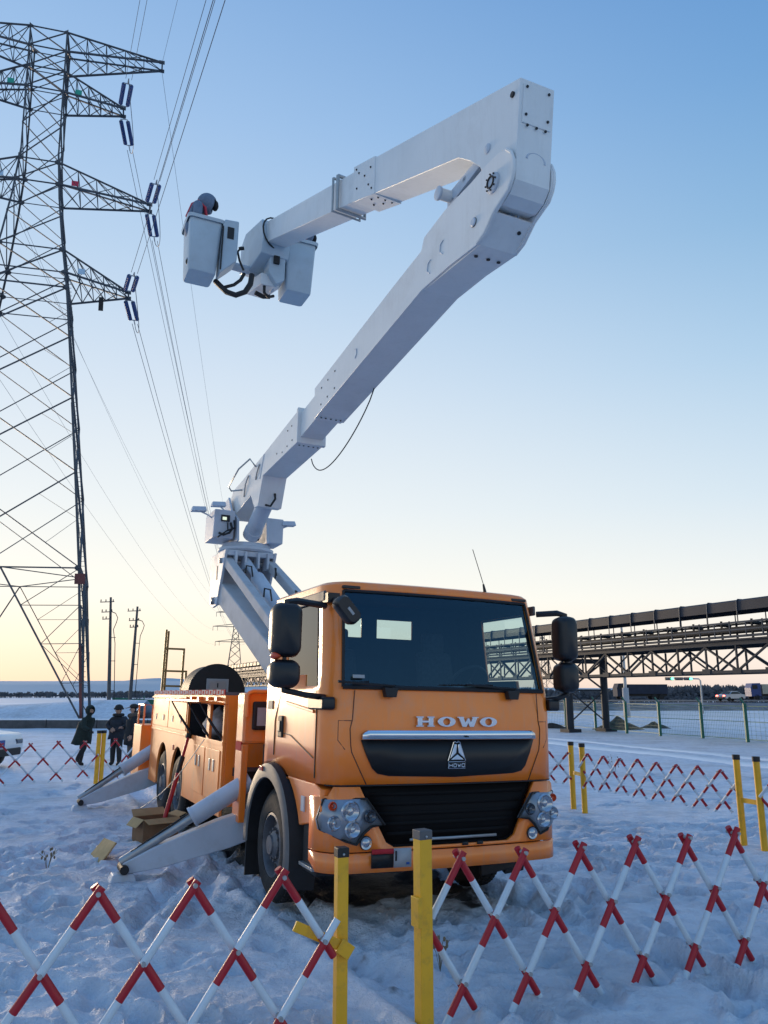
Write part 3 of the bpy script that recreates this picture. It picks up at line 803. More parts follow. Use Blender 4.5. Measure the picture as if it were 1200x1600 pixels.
# interior
q = MB(); q.box((-1.15, .1, 1.26), (1.15, 1.68, 1.34)); q.build('cab_floor', M['lining'], cab, False)
q = MB(); q.xz([(-1.14, 1.35), (1.14, 1.35), (1.14, 2.06), (.9, 2.12), (.25, 2.10), (-.9, 2.09), (-1.14, 2.05)], .30, .62); q.build('dashboard', M['lining'], cab, True, .03)
for cx in (-.60, .60):
    q = MB(); q.box((cx - .26, .78, 1.55), (cx + .26, 1.26, 1.85)); s = q.build('cab_seat', M['seat'], cab, False, .05)
    q = MB(); q.hexa([(cx - .25, 1.16, 1.8), (cx + .25, 1.16, 1.8), (cx + .25, 1.30, 1.8), (cx - .25, 1.30, 1.8), (cx - .22, 1.32, 2.52), (cx + .22, 1.32, 2.52), (cx + .22, 1.42, 2.52), (cx - .22, 1.42, 2.52)]); q.build('backrest', M['seat'], s, False, .05)
    q = MB(); q.box((cx - .14, 1.33, 2.5), (cx + .14, 1.42, 2.74)); q.build('headrest', M['seat'], s, False, .04)
q = MB(); q.lathe([(.215 + .017 * math.cos(a), .017 * math.sin(a)) for a in [i * math.pi / 4 for i in range(8)]], (.66, .74, 2.16), (0, .82, .57), 28, close=True)
for a in (90, 210, 330):
    u = Vector((0, .82, .57)).orthogonal().normalized(); w = Vector((0, .82, .57)).normalized().cross(u)
    q.tube([(.66, .74, 2.16), Vector((.66, .74, 2.16)) + (u * math.cos(R(a)) + w * math.sin(R(a))) * .21], .014, 6)
q.tube([(.66, .74, 2.16), (.66, .50, 2.0)], .03, 8); q.build('steering_wheel', M['black'], cab)
q = MB(); q.hexa([(.30, .42, 2.115), (.68, .42, 2.125), (.62, .60, 2.125), (.34, .60, 2.115), (.30, .42, 2.12), (.68, .42, 2.13), (.62, .60, 2.13), (.34, .60, 2.12)]); q.build('dash_paper', M['label_grey'], cab, False)
# mirrors
def rounded(x0, x1, z0, z1, r, n=4):
    return arc(x1 - r, z1 - r, r, 0, 90, n) + arc(x0 + r, z1 - r, r, 90, 180, n) + arc(x0 + r, z0 + r, r, 180, 270, n) + arc(x1 - r, z0 + r, r, 270, 360, n)
for s in (-1, 1):
    if s < 0: X0, X1, z0, z1, zz0, zz1 = -1.79, -1.52, 2.325, 2.80, 2.06, 2.305
    else: X0, X1, z0, z1, zz0, zz1 = 1.27, 1.485, 2.39, 2.86, 2.075, 2.385
    def shell(a, b, c, d, nm, par):
        r_ = .075; o = rounded(a, b, c, d, r_); i = rounded(a + .045, b - .045, c + .045, d - .045, r_ * .7); k = rounded(a + .014, b - .014, c + .014, d - .014, r_ * .95)
        q = MB(); n = len(o); L = [[(x, -.045, z) for x, z in i], [(x, -.015, z) for x, z in k], [(x, .05, z) for x, z in o], [(x, .15, z) for x, z in k]]
        q.add(sum(L, []), [tuple(range(n)), tuple(range(3 * n, 4 * n))] + [(r * n + j, r * n + (j + 1) % n, (r + 1) * n + (j + 1) % n, (r + 1) * n + j) for r in range(3) for j in range(n)])
        mo = q.build(nm, M['mirror_black'], par, True, angle=50)
        g = MB(); gg = rounded(a + .025, b - .025, c + .025, d - .025, .04); g.xz(gg, .152, .156); g.build('mirror_glass', M['chrome'], mo, False)
        return mo
    mo = shell(X0, X1, z0, z1, 'mirror', truck); shell(X0, X1, zz0, zz1, 'wide_angle_mirror', truck)
    xm = (X0 + X1) / 2; xi = s * 1.20
    q = MB(); q.tube([(xi, .28, z1 + .03), (xm * .75 + xi * .25, .12, z1 + .035), (xm, .06, z1 + .01), (xm, .06, z1 - .1)], .032, 8)
    q.build('mirror_arm', M['mirror_black'], truck); q = MB()
    q.tube([(xm, .06, z0 + .1), (xm, .06, zz0 + .05)], .02, 8); q.build('mirror_stem', M['mirror_black'], truck); q = MB()
    q.tube([(xm, .06, zz0 + .06), (xm, .06, zz0 - .015), (xm * .5 + xi * .5, .10, zz0 - .055), (s * 1.22, .18, zz0 - .07)], .028, 8); ma = q.build('mirror_arm', M['mirror_black'], truck)
    q = MB(); zc = zz0 - .13; o = rounded(.06, .42, zc - .05, zc + .065, .03)
    q.yz(o, s * 1.16, s * 1.285); q.build('arm_bracket', M['mirror_black'], truck, True, .015)
q = MB(); q.ball((-1.745, .04, 2.335), (.045, .06, .035), 12, 8); q.build('mirror_indicator', M['lamp_amber'], truck)
q = MB(); q.tube([(-1.12, .30, 2.90), (-1.16, .08, 2.85), (-1.19, -.05, 2.80)], .026, 8); q.box((-1.20, .22, 2.86), (-1.08, .34, 2.95)); fm = q.build('kerb_mirror_arm', M['mirror_black'], truck)
q = MB(); rot = Matrix.Rotation(R(-42), 4, 'Y')
poly = rounded(-.075, .075, -.14, .14, .055)
n = len(poly)
def rp_(x, y, z): return rot @ Vector((x, y, z)) + Vector((-1.15, -.10, 2.755))
L = [[rp_(x * .8, -.06, z * .85) for x, z in poly], [rp_(x, -.02, z) for x, z in poly], [rp_(x * .95, .05, z * .95) for x, z in poly]]
q.add(sum(L, []), [tuple(range(n)), tuple(range(2 * n, 3 * n))] + [(r * n + j, r * n + (j + 1) % n, (r + 1) * n + (j + 1) % n, (r + 1) * n + j) for r in range(2) for j in range(n)])
km = q.build('kerb_mirror', M['mirror_black'], truck, True, angle=50)
q = MB(); q.hexa([rp_(-.012, -.064, -.06), rp_(.012, -.064, -.06), rp_(.012, -.058, -.06), rp_(-.012, -.058, -.06), rp_(-.012, -.064, .02), rp_(.012, -.064, .02), rp_(.012, -.058, .02), rp_(-.012, -.058, .02)]); q.build('mirror_label', M['label_grey'], km, False)

q = MB(); q.xz([(.72, .26), (1.28, .34), (1.32, .46), (1.25, .56), (.72, .50)], .62, .66); q.build('front_flap', M['black'], truck, False, .01)

# the cab overhangs the front axle: everything ahead of the axle sits further forward
for o_ in list(truck.children_recursive):
    if o_.type == 'MESH' and o_.name.split('.')[0] not in ('wheel_flare', 'flare_lip', 'side_marker', 'mud_flap'):
        for v_ in o_.data.vertices:
            if v_.co.y < 1.38: v_.co.y -= .17 * (1 - v_.co.y / 1.38)

# ------------------------------------------------------------------ chassis and wheels
q = MB()
for s in (-1, 1): q.box((s * .42 - .05, .35, .62), (s * .42 + .05, 10.2, .92))
for y in (.5, 2.4, 4.2, 6.0, 8.6, 10.1): q.box((-.40, y, .66), (.40, y + .12, .88))
q.box((-.45, .45, .55), (.45, 2.2, 1.22)); q.box((-1.0, .2, .56), (1.0, .34, 1.2))
q.box((-.95, 3.1, .6), (.95, 5.4, .98))  # dark filler box added to keep the underbelly dark
q.build('chassis', M['dark_steel'], truck, False)
q = MB()
for y in (AX1, 6.53, 7.88): q.cyl((-1.0, y, TR), (1.0, y, TR), .08, n=10); q.ball((0, y, TR), (.25, .25, .25), 10, 8)
q.build('axle', M['dark_steel'], truck)

def wheel_meshes():
    prof = [(.30, .02), (.315, .0), (.40, -.012), (.47, .0), (.515, .03), (.53, .06), (.53, .24), (.515, .27), (.47, .30), (.40, .31), (.315, .30), (.30, .28)]
    t = MB(); t.lathe(prof, (0, 0, 0), (1, 0, 0), 44)
    for i in range(60):         # tread blocks
        a = 2 * math.pi * i / 60; c, s = math.cos(a), math.sin(a)
        for x0, x1, d in ((.05, .105, 0), (.115, .185, .5), (.195, .25, 0)):
            aa = a + d * 2 * math.pi / 60; c, s = math.cos(aa), math.sin(aa); tv = Vector((0, -s, c)); rv = Vector((0, c, s))
            P = []
            for r in (.52, .541):
                for xx, w in ((x0, -1), (x1, -1), (x1, 1), (x0, 1)): P.append(Vector((xx, 0, 0)) + rv * r + tv * w * .019)
            t.hexa(P)
    tm = t.mesh('tyre', M['rubber'], True, 30)
    r = MB(); r.lathe([(.30, .02), (.305, .005), (.285, .0), (.275, .03), (.27, .10), (.235, .085), (.16, .055), (.135, .055), (.13, .03), (.095, .0), (.09, -.02), (.0, -.025)], (0, 0, 0), (1, 0, 0), 40)
    r.lathe([(.30, .28), (.27, .27), (.26, .12), (.0, .12)], (0, 0, 0), (1, 0, 0), 30)
    for i in range(10):
        a = 2 * math.pi * (i + .5) / 10; y, z = math.cos(a) * .148, math.sin(a) * .148; r.cyl((.06, y, z), (.02, y, z), .015, n=6)
    for i in range(10):
        a = 2 * math.pi * i / 10; y, z = math.cos(a) * .205, math.sin(a) * .205
        r.lathe([(.03, .068), (.024, .064), (.0, .0665)], (0.0015, y, z), (1, 0, 0), 10, mi=1)
    rm = r.mesh('rim', [M['rim'], M['black']], True, 30)
    return tm, rm
TM, RM = wheel_meshes()
def wheel(x, y, flip):
    e = bpy.data.objects.new('wheel', None); col.objects.link(e); e.parent = truck
    e.location = (x, y, TR); e.rotation_euler = (R(random.uniform(0, 360)), 0, R(180) if flip else 0)
    link('tyre', TM, e); link('rim', RM, e)
for s in (-1, 1):
    wheel(s * 1.235, AX1, s > 0)
    for y in (6.53, 7.88):
        wheel(s * 1.215, y, s > 0); 
        e = bpy.data.objects.new('wheel', None); col.objects.link(e); e.parent = truck
        e.location = (s * .55, y, TR); e.rotation_euler = (.3, 0, R(180) if s < 0 else 0); link('tyre', TM, e); link('rim', RM, e)

# ------------------------------------------------------------------ equipment body
bx0, bx1 = -1.24, 1.24
def side_panel(poly, s, name='side_panel', m='orange_dull', x0=1.20, x1=1.24, bev=.006):
    q = MB(); q.yz(poly, s * x0, s * x1); return q.build(name, M[m], body, True, bev)
body = bpy.data.objects.new('equipment_body', None); col.objects.link(body); body.parent = truck
zb = .50
for s in (-1, 1):
    rear = [(5.93, zb)] + [(5.93, 1.30)] + [(9.2, 1.30), (9.2, .48), (8.62, .48)]
    # arches: lower band with two wheel openings
    low = [(5.93, zb), (6.05, zb)] + arc(6.53, TR + .14, .52, 200, 90, 8)[0:] + arc(6.53, TR + .14, .52, 90, 12, 6)[1:] + [(7.16, .50), (7.25, .50)] + arc(7.88, TR + .14, .52, 168, 90, 6) + arc(7.88, TR + .14, .52, 90, -20, 8)[1:] + [(8.42, .46), (9.2, .46), (9.2, 1.38), (5.93, 1.38)]
    side_panel(low, s, 'arch_panel')
    side_panel([(5.93, 1.395), (9.2, 1.395), (9.2, 2.0), (5.93, 2.0)], s, 'upper_panel')
    side_panel([(3.60, zb), (5.92, zb), (5.92, 1.40), (3.60, 1.40)], s, 'lower_panel')
    side_panel([(3.60, 1.40), (3.67, 1.40), (3.67, 1.88), (3.60, 1.88)], s, 'door_post')
    side_panel([(4.42, 1.40), (4.60, 1.40), (4.60, 1.88), (4.42, 1.88)], s, 'door_post')
    side_panel([(3.60, 1.882), (5.92, 1.882), (5.92, 2.0), (3.60, 2.0)], s, 'header_panel')
    if s < 0:
        q = MB(); q.box((-1.22, 3.62, 1.36), (-1.245, 5.9, 1.415)); q.build('door_sill', M['orange_dull'], body, False, .004)
    else:
        side_panel([(3.67, 1.40), (5.92, 1.40), (5.92, 1.88), (3.67, 1.88)], s, 'closed_hatch', x1=1.235)
    # locker doors, each a raised panel with two latches
    for y0, y1 in ((3.70, 4.52), (4.57, 5.30)):
        q = MB(); q.box((min(s * 1.2, s * 1.252), y0, .66), (max(s * 1.2, s * 1.252), y1, 1.30)); d = q.build('locker_door', M['orange_dull'], body, False, .008)
        for yy in (y0 + .30, y0 + .52):
            q = MB(); q.box((min(s * 1.25, s * 1.262), yy - .035, 1.02), (max(s * 1.25, s * 1.262), yy + .035, 1.17)); h = q.build('latch', M['steel'], d, False, .004)
    for y0, y1 in ((6.0, 7.5), (7.55, 9.1)):
        q = MB(); q.box((min(s * 1.2, s * 1.249), y0, 1.45), (max(s * 1.2, s * 1.249), y1, 1.95)); d = q.build('locker_door', M['orange_dull'], body, False, .008)
        for yy in (y0 + .4, y1 - .4):
            q = MB(); q.box((min(s * 1.248, s * 1.26), yy - .02, 1.56), (max(s * 1.248, s * 1.26), yy + .02, 1.66)); q.build('latch', M['steel'], d, False, .003)
    q = MB(); q.beam((s * 1.243, 5.95, 1.385), (s * 1.243, 9.18, 1.385), .025, .03); q.build('body_trim', M['orange_dull'], body, False, .006)
    # red and white reflective strip on the top edge
    for k in range(24):
        y0 = 3.62 + k * (9.18 - 3.62) / 24; y1 = y0 + (9.18 - 3.62) / 24
        q = MB(); q.box((min(s * 1.236, s * 1.25), y0, 2.003), (max(s * 1.236, s * 1.25), y1 - .002, 2.07)); q.build('reflector_tile', M['tape_w' if k % 2 else 'tape_r'], body, False)
        q = MB(); q.box((min(s * 1.25, s * 1.2525), y0 + .07, 2.015), (max(s * 1.25, s * 1.2525), y1 - .07, 2.058)); q.build('reflector_patch', M['tape_r' if k % 2 else 'tape_w'], body, False)
    for yy in (6.9, 7.2):
        q = MB(); q.box((min(s * 1.239, s * 1.25), yy - .03, 1.12), (max(s * 1.239, s * 1.25), yy + .03, 1.2)); q.build('side_marker', M['lamp_amber'], body, False) if yy < 7 else None
q = MB(); q.box((-1.20, 3.60, .62), (1.20, 3.64, 2.0)); q.build('front_wall', M['orange'], body, False, .006)
q = MB(); q.box((-1.20, 9.16, .5), (1.20, 9.2, 2.0)); q.build('rear_wall', M['orange_dull'], body, False, .006)
q = MB(); q.box((-1.236, 3.6, 2.002), (1.236, 9.2, 2.04)); q.build('deck', M['grey_plastic'], body, False)
q = MB(); q.box((-1.19, 3.66, 1.36), (-.55, 5.9, 1.385)); q.box((-.60, 3.66, 1.36), (-.56, 5.9, 1.98)); q.box((-1.19, 5.9, 1.3), (-.56, 5.92, 1.99)); q.build('locker_lining', M['lining'], body, False)
q = MB(); q.box((-.56, 3.7, 1.0), (.56, 9.1, 1.95)); q.build('inner_frame', M['dark_steel'], body, False)
# lifted hatch with gas struts
hd = MB(); hd.hexa([(-1.25, 3.62, 1.875), (-1.58, 3.62, 1.905), (-1.58, 5.94, 1.905), (-1.25, 5.94, 1.875), (-1.25, 3.62, 1.905), (-1.58, 3.62, 1.935), (-1.58, 5.94, 1.935), (-1.25, 5.94, 1.905)])
hatch = hd.build('open_hatch', M['orange'], body, False, .006)
for y in (5.7, 4.5, 3.75):
    q = MB(); q.tube([(-1.54, y, 1.90), (-1.42, y - .03, 1.70)], .011, 6); q.tube([(-1.42, y - .03, 1.70), (-1.225, y - .06, 1.43)], .018, 6); q.build('gas_strut', M['black'], hatch)
for y in (3.9, 4.4, 5.0, 5.5):
    q = MB(); q.box((-1.30, y - .06, 1.925), (-1.242, y + .06, 1.975)); q.build('hinge', M['orange'], hatch, False, .004)
# rail under the tape with small brackets
q = MB(); q.beam((-1.262, 5.95, 1.955), (-1.262, 9.15, 1.955), .035, .03); q.build('top_rail', M['orange_dull'], body, False, .006)
# outrigger pedestal between cab and body, with the control screen box
ped = MB(); ped.box((-1.24, 2.66, 1.44), (1.24, 2.98, 2.03)); pedestal = ped.build('pedestal', M['orange'], truck, False, .03)
for s in (-1, 1):
    q = MB(); q.box((min(s * 1.16, s * 1.24), 2.67, .56), (max(s * 1.16, s * 1.24), 2.96, 1.435)); q.build('outrigger_post', M['orange'], pedestal, False, .01)
    q = MB(); q.box((min(s * 1.235, s * 1.246), 2.70, 1.36), (max(s * 1.235, s * 1.246), 2.94, 1.46)); q.build('red_band', M['tape_r'], pedestal, False)
q = MB(); q.box((-1.10, 2.98, 1.0), (1.10, 3.58, 1.10)); q.box((-.9, 2.68, .7), (.9, 2.94, 1.42)); q.build('pedestal_core', M['dark_steel'], pedestal, False)
q = MB(); q.tube([(-1.215, 2.63, 1.75), (-1.215, 2.63, 2.0), (-1.19, 2.63, 2.03), (-1.15, 2.63, 2.045), (-.3, 2.63, 2.045)], .028, 8); q.build('tube_frame', M['orange'], pedestal)
q = MB(); q.box((-1.14, 2.615, 1.60), (-.90, 2.665, 1.93)); pb = q.build('control_box', M['black'], pedestal, False, .02)
q = MB(); q.box((-1.09, 2.609, 1.65), (-.95, 2.614, 1.86)); q.build('control_label', M['label_grey'], pb, False)

# pale sack in the open locker
q = MB(); q.ball((0, 0, .0), 1, 18, 12)
q.v = [(x * .22 * (1 - .35 * z), y * .42 * (1 - .45 * max(0, z)), .21 + .22 * z + .05 * noise.noise((x * 2.2, y * 2.2, z * 2.2))) for x, y, z in q.v]
sk = q.build('sack', M['sack'], None, True, angle=180)
sk.location = RT_loc = truck.rotation_euler.to_matrix() @ Vector((-.92, 5.2, 1.386)) + Vector((TX, TY, 0)); sk.rotation_euler = truck.rotation_euler
tag(sk, 'pale crumpled sack lying inside the open locker of the orange truck', 'sack')

# rear step box with grab rail, ladder rack and spool cover on the deck
q = MB(); q.box((-1.38, 9.55, .42), (-.9, 10.5, 1.42)); tb = q.build('rear_box', M['orange_dull'], truck, False, .012)
q = MB(); q.box((-1.37, 9.535, .45), (-1.0, 9.549, 1.40)); q.build('box_face', M['orange'], tb, False)
q = MB(); q.tube([(-1.34, 9.6, 1.42), (-1.34, 9.6, 1.80), (-1.18, 9.6, 1.80), (-1.18, 9.6, 1.42)], .02, 6); q.tube([(-1.34, 10.3, 1.42), (-1.34, 10.3, 1.8), (-1.34, 9.6, 1.8)], .02, 6); q.build('grab_rail', M['orange'], tb)
q = MB()
for x, z1 in ((-1.16, 3.22), (-1.10, 3.22), (-.80, 2.86), (-.73, 2.42)):
    q.box((x - .02, 8.88, 2.04), (x + .02, 8.93, z1)) if x != -1.10 else q.box((x - .02, 8.98, 2.04), (x + .02, 9.03, z1 - .02))
for z, xa, xb in ((2.86, -1.16, -.78), (2.44, -1.18, -.71), (2.16, -1.16, -.75)): q.box((xa, 8.89, z - .018), (xb, 8.925, z + .018))
q.build('ladder_rack', M['rack'], truck, False, .003)
q = MB(); ring = arc(-.75, 2.04, .44, 0, 180, 26)
q.xz(ring, 6.2, 6.9); q.xz(arc(-.75, 2.04, .46, 0, 180, 26), 6.18, 6.23); sp = q.build('spool_cover', M['black'], truck, True, .01)
q = MB(); q.box((-.93, 6.165, 2.05), (-.57, 6.179, 2.26)); pp = q.build('spool_plate', M['label_grey'], sp, False, .006)
q = MB(); q.box((-.88, 6.158, 2.06), (-.62, 6.164, 2.22)); q.build('plate_inset', M['steel'], pp, False); 
q = MB(); q.box((-.76, 6.152, 2.12), (-.74, 6.157, 2.19)); q.build('plate_mark', M['black'], pp, False)

# ------------------------------------------------------------------ outriggers
def outrigger(y, s, foot_x, foot_y):
    e = bpy.data.objects.new('outrigger', None); col.objects.link(e); e.parent = truck
    X = lambda v: s * v
    fz = -.03 + (.03 if s < 0 else 0)
    q = MB()
    a = Vector((X(.75), y, .62)); b = Vector((X(foot_x - .02), foot_y, fz + .09))
    d = (b - a).normalized(); n = Vector((0, 1, 0)); u = d.cross(n)
    if u.z < 0: u = -u
    prof = [(0, .15), (.35, .17), (.8, .12), (1, .06)]
    L = (b - a).length; P = []
    for t, h in prof:
        c = a + d * L * t
        for yy, hh in ((-.09, -h), (.09, -h), (.09, h), (-.09, h)): P.append(c + n * yy * (1 if t < .9 else .8) + u * hh)
    F = [(0, 1, 2, 3)] + [(i * 4 + k, i * 4 + (k + 1) % 4, i * 4 + 4 + (k + 1) % 4, i * 4 + 4 + k) for i in range(3) for k in range(4)] + [(15, 14, 13, 12)]
    q.add(P, F); q.build('beam', M['boom_grey'], e, True, .012)
    q = MB(); c0 = Vector((X(1.08), y - .02, 1.02)); c1 = b + Vector((X(.03), 0, .06)); dd = (c1 - c0)
    mid = c0 + dd * .47
    q.cyl(c0, mid, .11, n=20); q.cyl(mid - dd.normalized() * .03, mid, .12, n=20); q.build('jack_cylinder', M['boom_grey'], e)
    q = MB(); q.cyl(mid, c1, .052, n=14); q.build('jack_rod', M['steel'], e)
    q = MB(); q.tube([c0 + dd * .2 + Vector((0, 0, .09)), c0 + dd * .6 + Vector((0, -.03, .07)), c0 + dd * .93 + Vector((0, -.02, .05))], .012, 6); q.build('jack_hose', M['cable'], e)
    q = MB(); q.cyl(b + Vector((0, -.14, 0)), b + Vector((0, .14, 0)), .05, n=14); q.build('foot_pin', M['black'], e)
    q = MB(); q.hexa([b + Vector(p) for p in ((-.17, -.14, -.19), (.17, -.14, -.19), (.17, .14, -.19), (-.17, .14, -.19), (-.11, -.10, -.05), (.11, -.10, -.05), (.11, .10, -.05), (-.11, .10, -.05))]); q.build('foot', M['boom_grey'], e, False, .012)
    return e
for s in (-1, 1):
    outrigger(2.80, s, 2.45, 3.02)
    outrigger(9.40, s, 2.42, 9.15)

# ------------------------------------------------------------------ lift linkage, turntable, booms
link_g = bpy.data.objects.new('lift_linkage', None); col.objects.link(link_g); link_g.parent = truck
# arm pivots low behind the pedestal, head bracket at the top
for s in (-1, 1):
    q = MB(); q.beam((s * .40, 3.05, 2.42), (s * .40, 7.55, 4.45), .15, .17); a = q.build('upper_arm', M['arm'], link_g, False, .02)
    for yy, zz in ((6.6, 4.10), (5.4, 3.56), (4.6, 3.2)):
        q = MB(); q.tube([(s * .28, yy, zz - .02), (s * .26, yy + .05, zz + .12), (s * .22, yy - .14, zz + .08), (s * .20, yy - .18, zz - .10)], .015, 6); q.build('hose', M['cable'], a)
q = MB(); q.hexa([(-.47, 3.0, 1.72), (.40, 3.0, 1.72), (.40, 3.3, 2.30), (-.47, 3.3, 2.30), (-.47, 7.75, 3.66), (.40, 7.75, 3.66), (.40, 7.6, 4.02), (-.47, 7.6, 4.02)]); lo = q.build('lower_arm', M['arm'], link_g, False, .02)
q = MB(); q.cyl((-.06, 3.9, 2.62), (-.06, 6.6, 4.0), .125, n=20); q.cyl((-.06, 6.5, 3.95), (-.06, 7.45, 4.45), .07, n=16); q.build('lift_cylinder', M['boom_grey'], link_g)
q = MB()
for x in (-.50, .42): q.yz([(7.25, 4.60), (8.35, 4.62), (8.45, 4.45), (8.30, 3.70), (8.05, 3.60), (7.75, 3.62), (7.45, 4.18)], x, x + .05)
q.box((-.45, 8.05, 3.9), (.42, 8.2, 4.58)); q.box((-.46, 7.3, 4.50), (.43, 8.3, 4.60)); q.build('head_bracket', M['boom_grey'], link_g, False, .012)
q = MB()
for x in (-.30, -.12, .12, .30): q.box((x - .02, 7.22, 4.28), (x + .02, 7.5, 4.58))
q.build('bracket_ribs', M['boom_grey'], link_g, False, .006)
q = MB(); q.cyl((-.56, 7.98, 3.72), (.50, 7.98, 3.72), .07, n=14); q.cyl((-.545, 7.55, 4.42), (.485, 7.55, 4.42), .05, n=14); q.build('link_pin', M['steel'], link_g)
q = MB(); q.box((-.506, 7.80, 4.10), (-.50, 7.86, 4.36)); q.build('bracket_label', M['black'], link_g, False)

tt = bpy.data.objects.new('turntable', None); col.objects.link(tt); tt.parent = truck
q = MB(); q.lathe([(0, 4.605), (.48, 4.605), (.52, 4.64), (.52, 4.69), (.47, 4.71), (.44, 4.78), (0, 4.78)], (0, 7.75, 0), (0, 0, 1), 36); q.build('slew_ring', M['boom_grey'], tt)
q = MB()
for x in (-.30, .26): q.yz([(7.25, 4.77), (8.35, 4.77), (8.5, 5.2), (8.45, 5.72), (8.15, 5.78), (7.85, 5.45), (7.35, 5.2)], x, x + .04)
q.build('turret_cheek', M['boom_grey'], tt, False, .008)
q = MB(); q.hexa([(-.72, 7.4, 4.82), (-.34, 7.4, 4.82), (-.34, 8.1, 4.82), (-.72, 8.1, 4.82), (-.72, 7.35, 5.34), (-.34, 7.35, 5.34), (-.34, 8.1, 5.34), (-.72, 8.1, 5.34)]); vb = q.build('valve_box', M['boom_grey'], tt, False, .015)
q = MB(); q.box((-.60, 7.335, 5.12), (-.44, 7.352, 5.24)); q.build('valve_panel', M['black'], vb, False)
q = MB(); q.box((-.575, 7.328, 5.145), (-.50, 7.334, 5.20)); q.build('panel_screen', M['screen'], vb, False)
q = MB(); q.tube([(-.42, 7.34, 5.1), (-.40, 7.28, 4.98), (-.45, 7.27, 4.9), (-.55, 7.3, 4.86), (-.62, 7.36, 4.9)], .022, 6); q.tube([(-.36, 7.33, 5.15), (-.36, 7.25, 5.0), (-.5, 7.25, 4.93)], .018, 6); q.tube([(-.48, 7.33, 5.1), (-.48, 7.28, 4.95), (-.66, 7.3, 4.80)], .014, 6); q.build('hose', M['cable'], vb)
q = MB(); q.box((.26, 7.35, 4.80), (.60, 7.95, 5.28)); q.build('motor_box', M['boom_grey'], tt, False, .02)
q = MB(); q.cyl((.0, 7.27, 4.95), (.0, 7.33, 4.95), .05, n=12); q.box((-.05, 7.28, 4.82), (.12, 7.36, 4.90)); q.build('slew_motor', M['black'], tt, False)
for x, y, z in ((-.95, 7.6, 5.32), (.72, 7.4, 5.18), (-.50, 8.0, 5.55)):
    q = MB(); q.tube([(x * .72, y, z - .12), (x * .85, y, z - .05), (x, y, z)], .016, 6); q.hexa([(x - .16, y - .09, z - .02), (x + .12, y - .09, z + .0), (x + .12, y + .09, z), (x - .16, y + .09, z - .02), (x - .14, y - .05, z + .07), (x + .10, y - .05, z + .09), (x + .10, y + .05, z + .09), (x - .14, y + .05, z + .07)])
    q.build('work_lamp', M['boom_grey'], tt, False, .01)

# ---- main boom: base section, neck, big section with fork
mbm = bpy.data.objects.new('main_boom', None); col.objects.link(mbm); mbm.parent = truck
slope = (6.39 - 6.08) / (3.5 - 6.22)      # rise per metre towards the front (negative y)
def bz(y, top=True): return (6.40 + (3.5 - y) * .122) if top else (5.92 + (3.45 - y) * .122)
base = [(4.22, bz(4.22) + .01), (6.2, bz(6.2) + .03), (7.4, 5.98), (8.15, 5.92), (8.36, 5.74), (8.34, 5.46), (8.18, 5.34), (6.80, 5.53), (6.52, 5.24), (6.30, 5.22), (6.07, 5.72), (4.22, bz(4.22, False) - .03)]
q = MB(); q.yz(base, -.215, .215); bs = q.build('base_section', M['boom'], mbm, True, .006, angle=30)
q = MB(); q.yz([(4.20, bz(4.2) + .03), (4.27, bz(4.27) + .03), (4.27, bz(4.27, False) - .05), (4.20, bz(4.2, False) - .05)], -.235, .235); q.build('collar', M['boom'], bs, False, .006)
q = MB(); q.yz([(3.2, bz(3.2) - .05), (4.3, bz(4.3) - .05), (4.3, bz(4.3, False) + .04), (3.2, bz(3.2, False) + .04)], -.18, .18); q.build('inner_section', M['boom'], mbm, False, .006)
big = [(3.50, bz(3.5)), (3.45, bz(3.45, False)), (.10, 6.32), (-.5, 6.295), (-1.06, 6.235), (-1.20, 6.27), (-1.37, 6.40)]
fork = arc(-1.42, 6.72, .27, -48, 60, 10)
# outline of the side plate (y, z): top edge runs back down to the notch of the knuckle cylinder
fork_pts = [(-1.42 - .27 * math.cos(R(a)), 6.70 + .27 * math.sin(R(a))) for a in (-50, -30, -10, 10, 30, 55, 80)]
top_edge = [(-1.25, 6.985), (-.95, 6.97), (-.42, 6.985), (.05, 6.93), (.12, 6.80), (.9, bz(.9))]
plate = big + fork_pts + top_edge
q = MB()
for x in (-.225, .195): q.yz(plate, x, x + .03)
pm = q.build('side_plate', M['boom'], mbm, True, .004, angle=30)
q = MB()
# underside, top and inner fill of the box section
q.hexa([(-.199, 3.49, bz(3.45, False) - .002), (.199, 3.49, bz(3.45, False) - .002), (.199, .1, 6.318), (-.199, .1, 6.318), (-.199, 3.49, bz(3.45, False) + .02), (.199, 3.49, bz(3.45, False) + .02), (.199, .1, 6.345), (-.199, .1, 6.345)])
q.hexa([(-.199, .1, 6.318), (.199, .1, 6.318), (.199, -1.06, 6.232), (-.199, -1.06, 6.232), (-.199, .1, 6.345), (.199, .1, 6.345), (.199, -1.06, 6.26), (-.199, -1.06, 6.26)])
q.hexa([(-.199, -1.06, 6.232), (.199, -1.06, 6.232), (.199, -1.36, 6.40), (-.199, -1.36, 6.40), (-.199, -1.05, 6.262), (.199, -1.05, 6.262), (.199, -1.345, 6.425), (-.199, -1.345, 6.425)])
q.hexa([(-.168, 3.48, bz(3.48) - .03), (.168, 3.48, bz(3.48) - .03), (.168, .3, 6.76), (-.168, .3, 6.76), (-.168, 3.48, bz(3.48) - .004), (.168, 3.48, bz(3.48) - .004), (.168, .3, 6.785), (-.168, .3, 6.785)])
q.build('box_skin', M['boom'], mbm, False, .003)
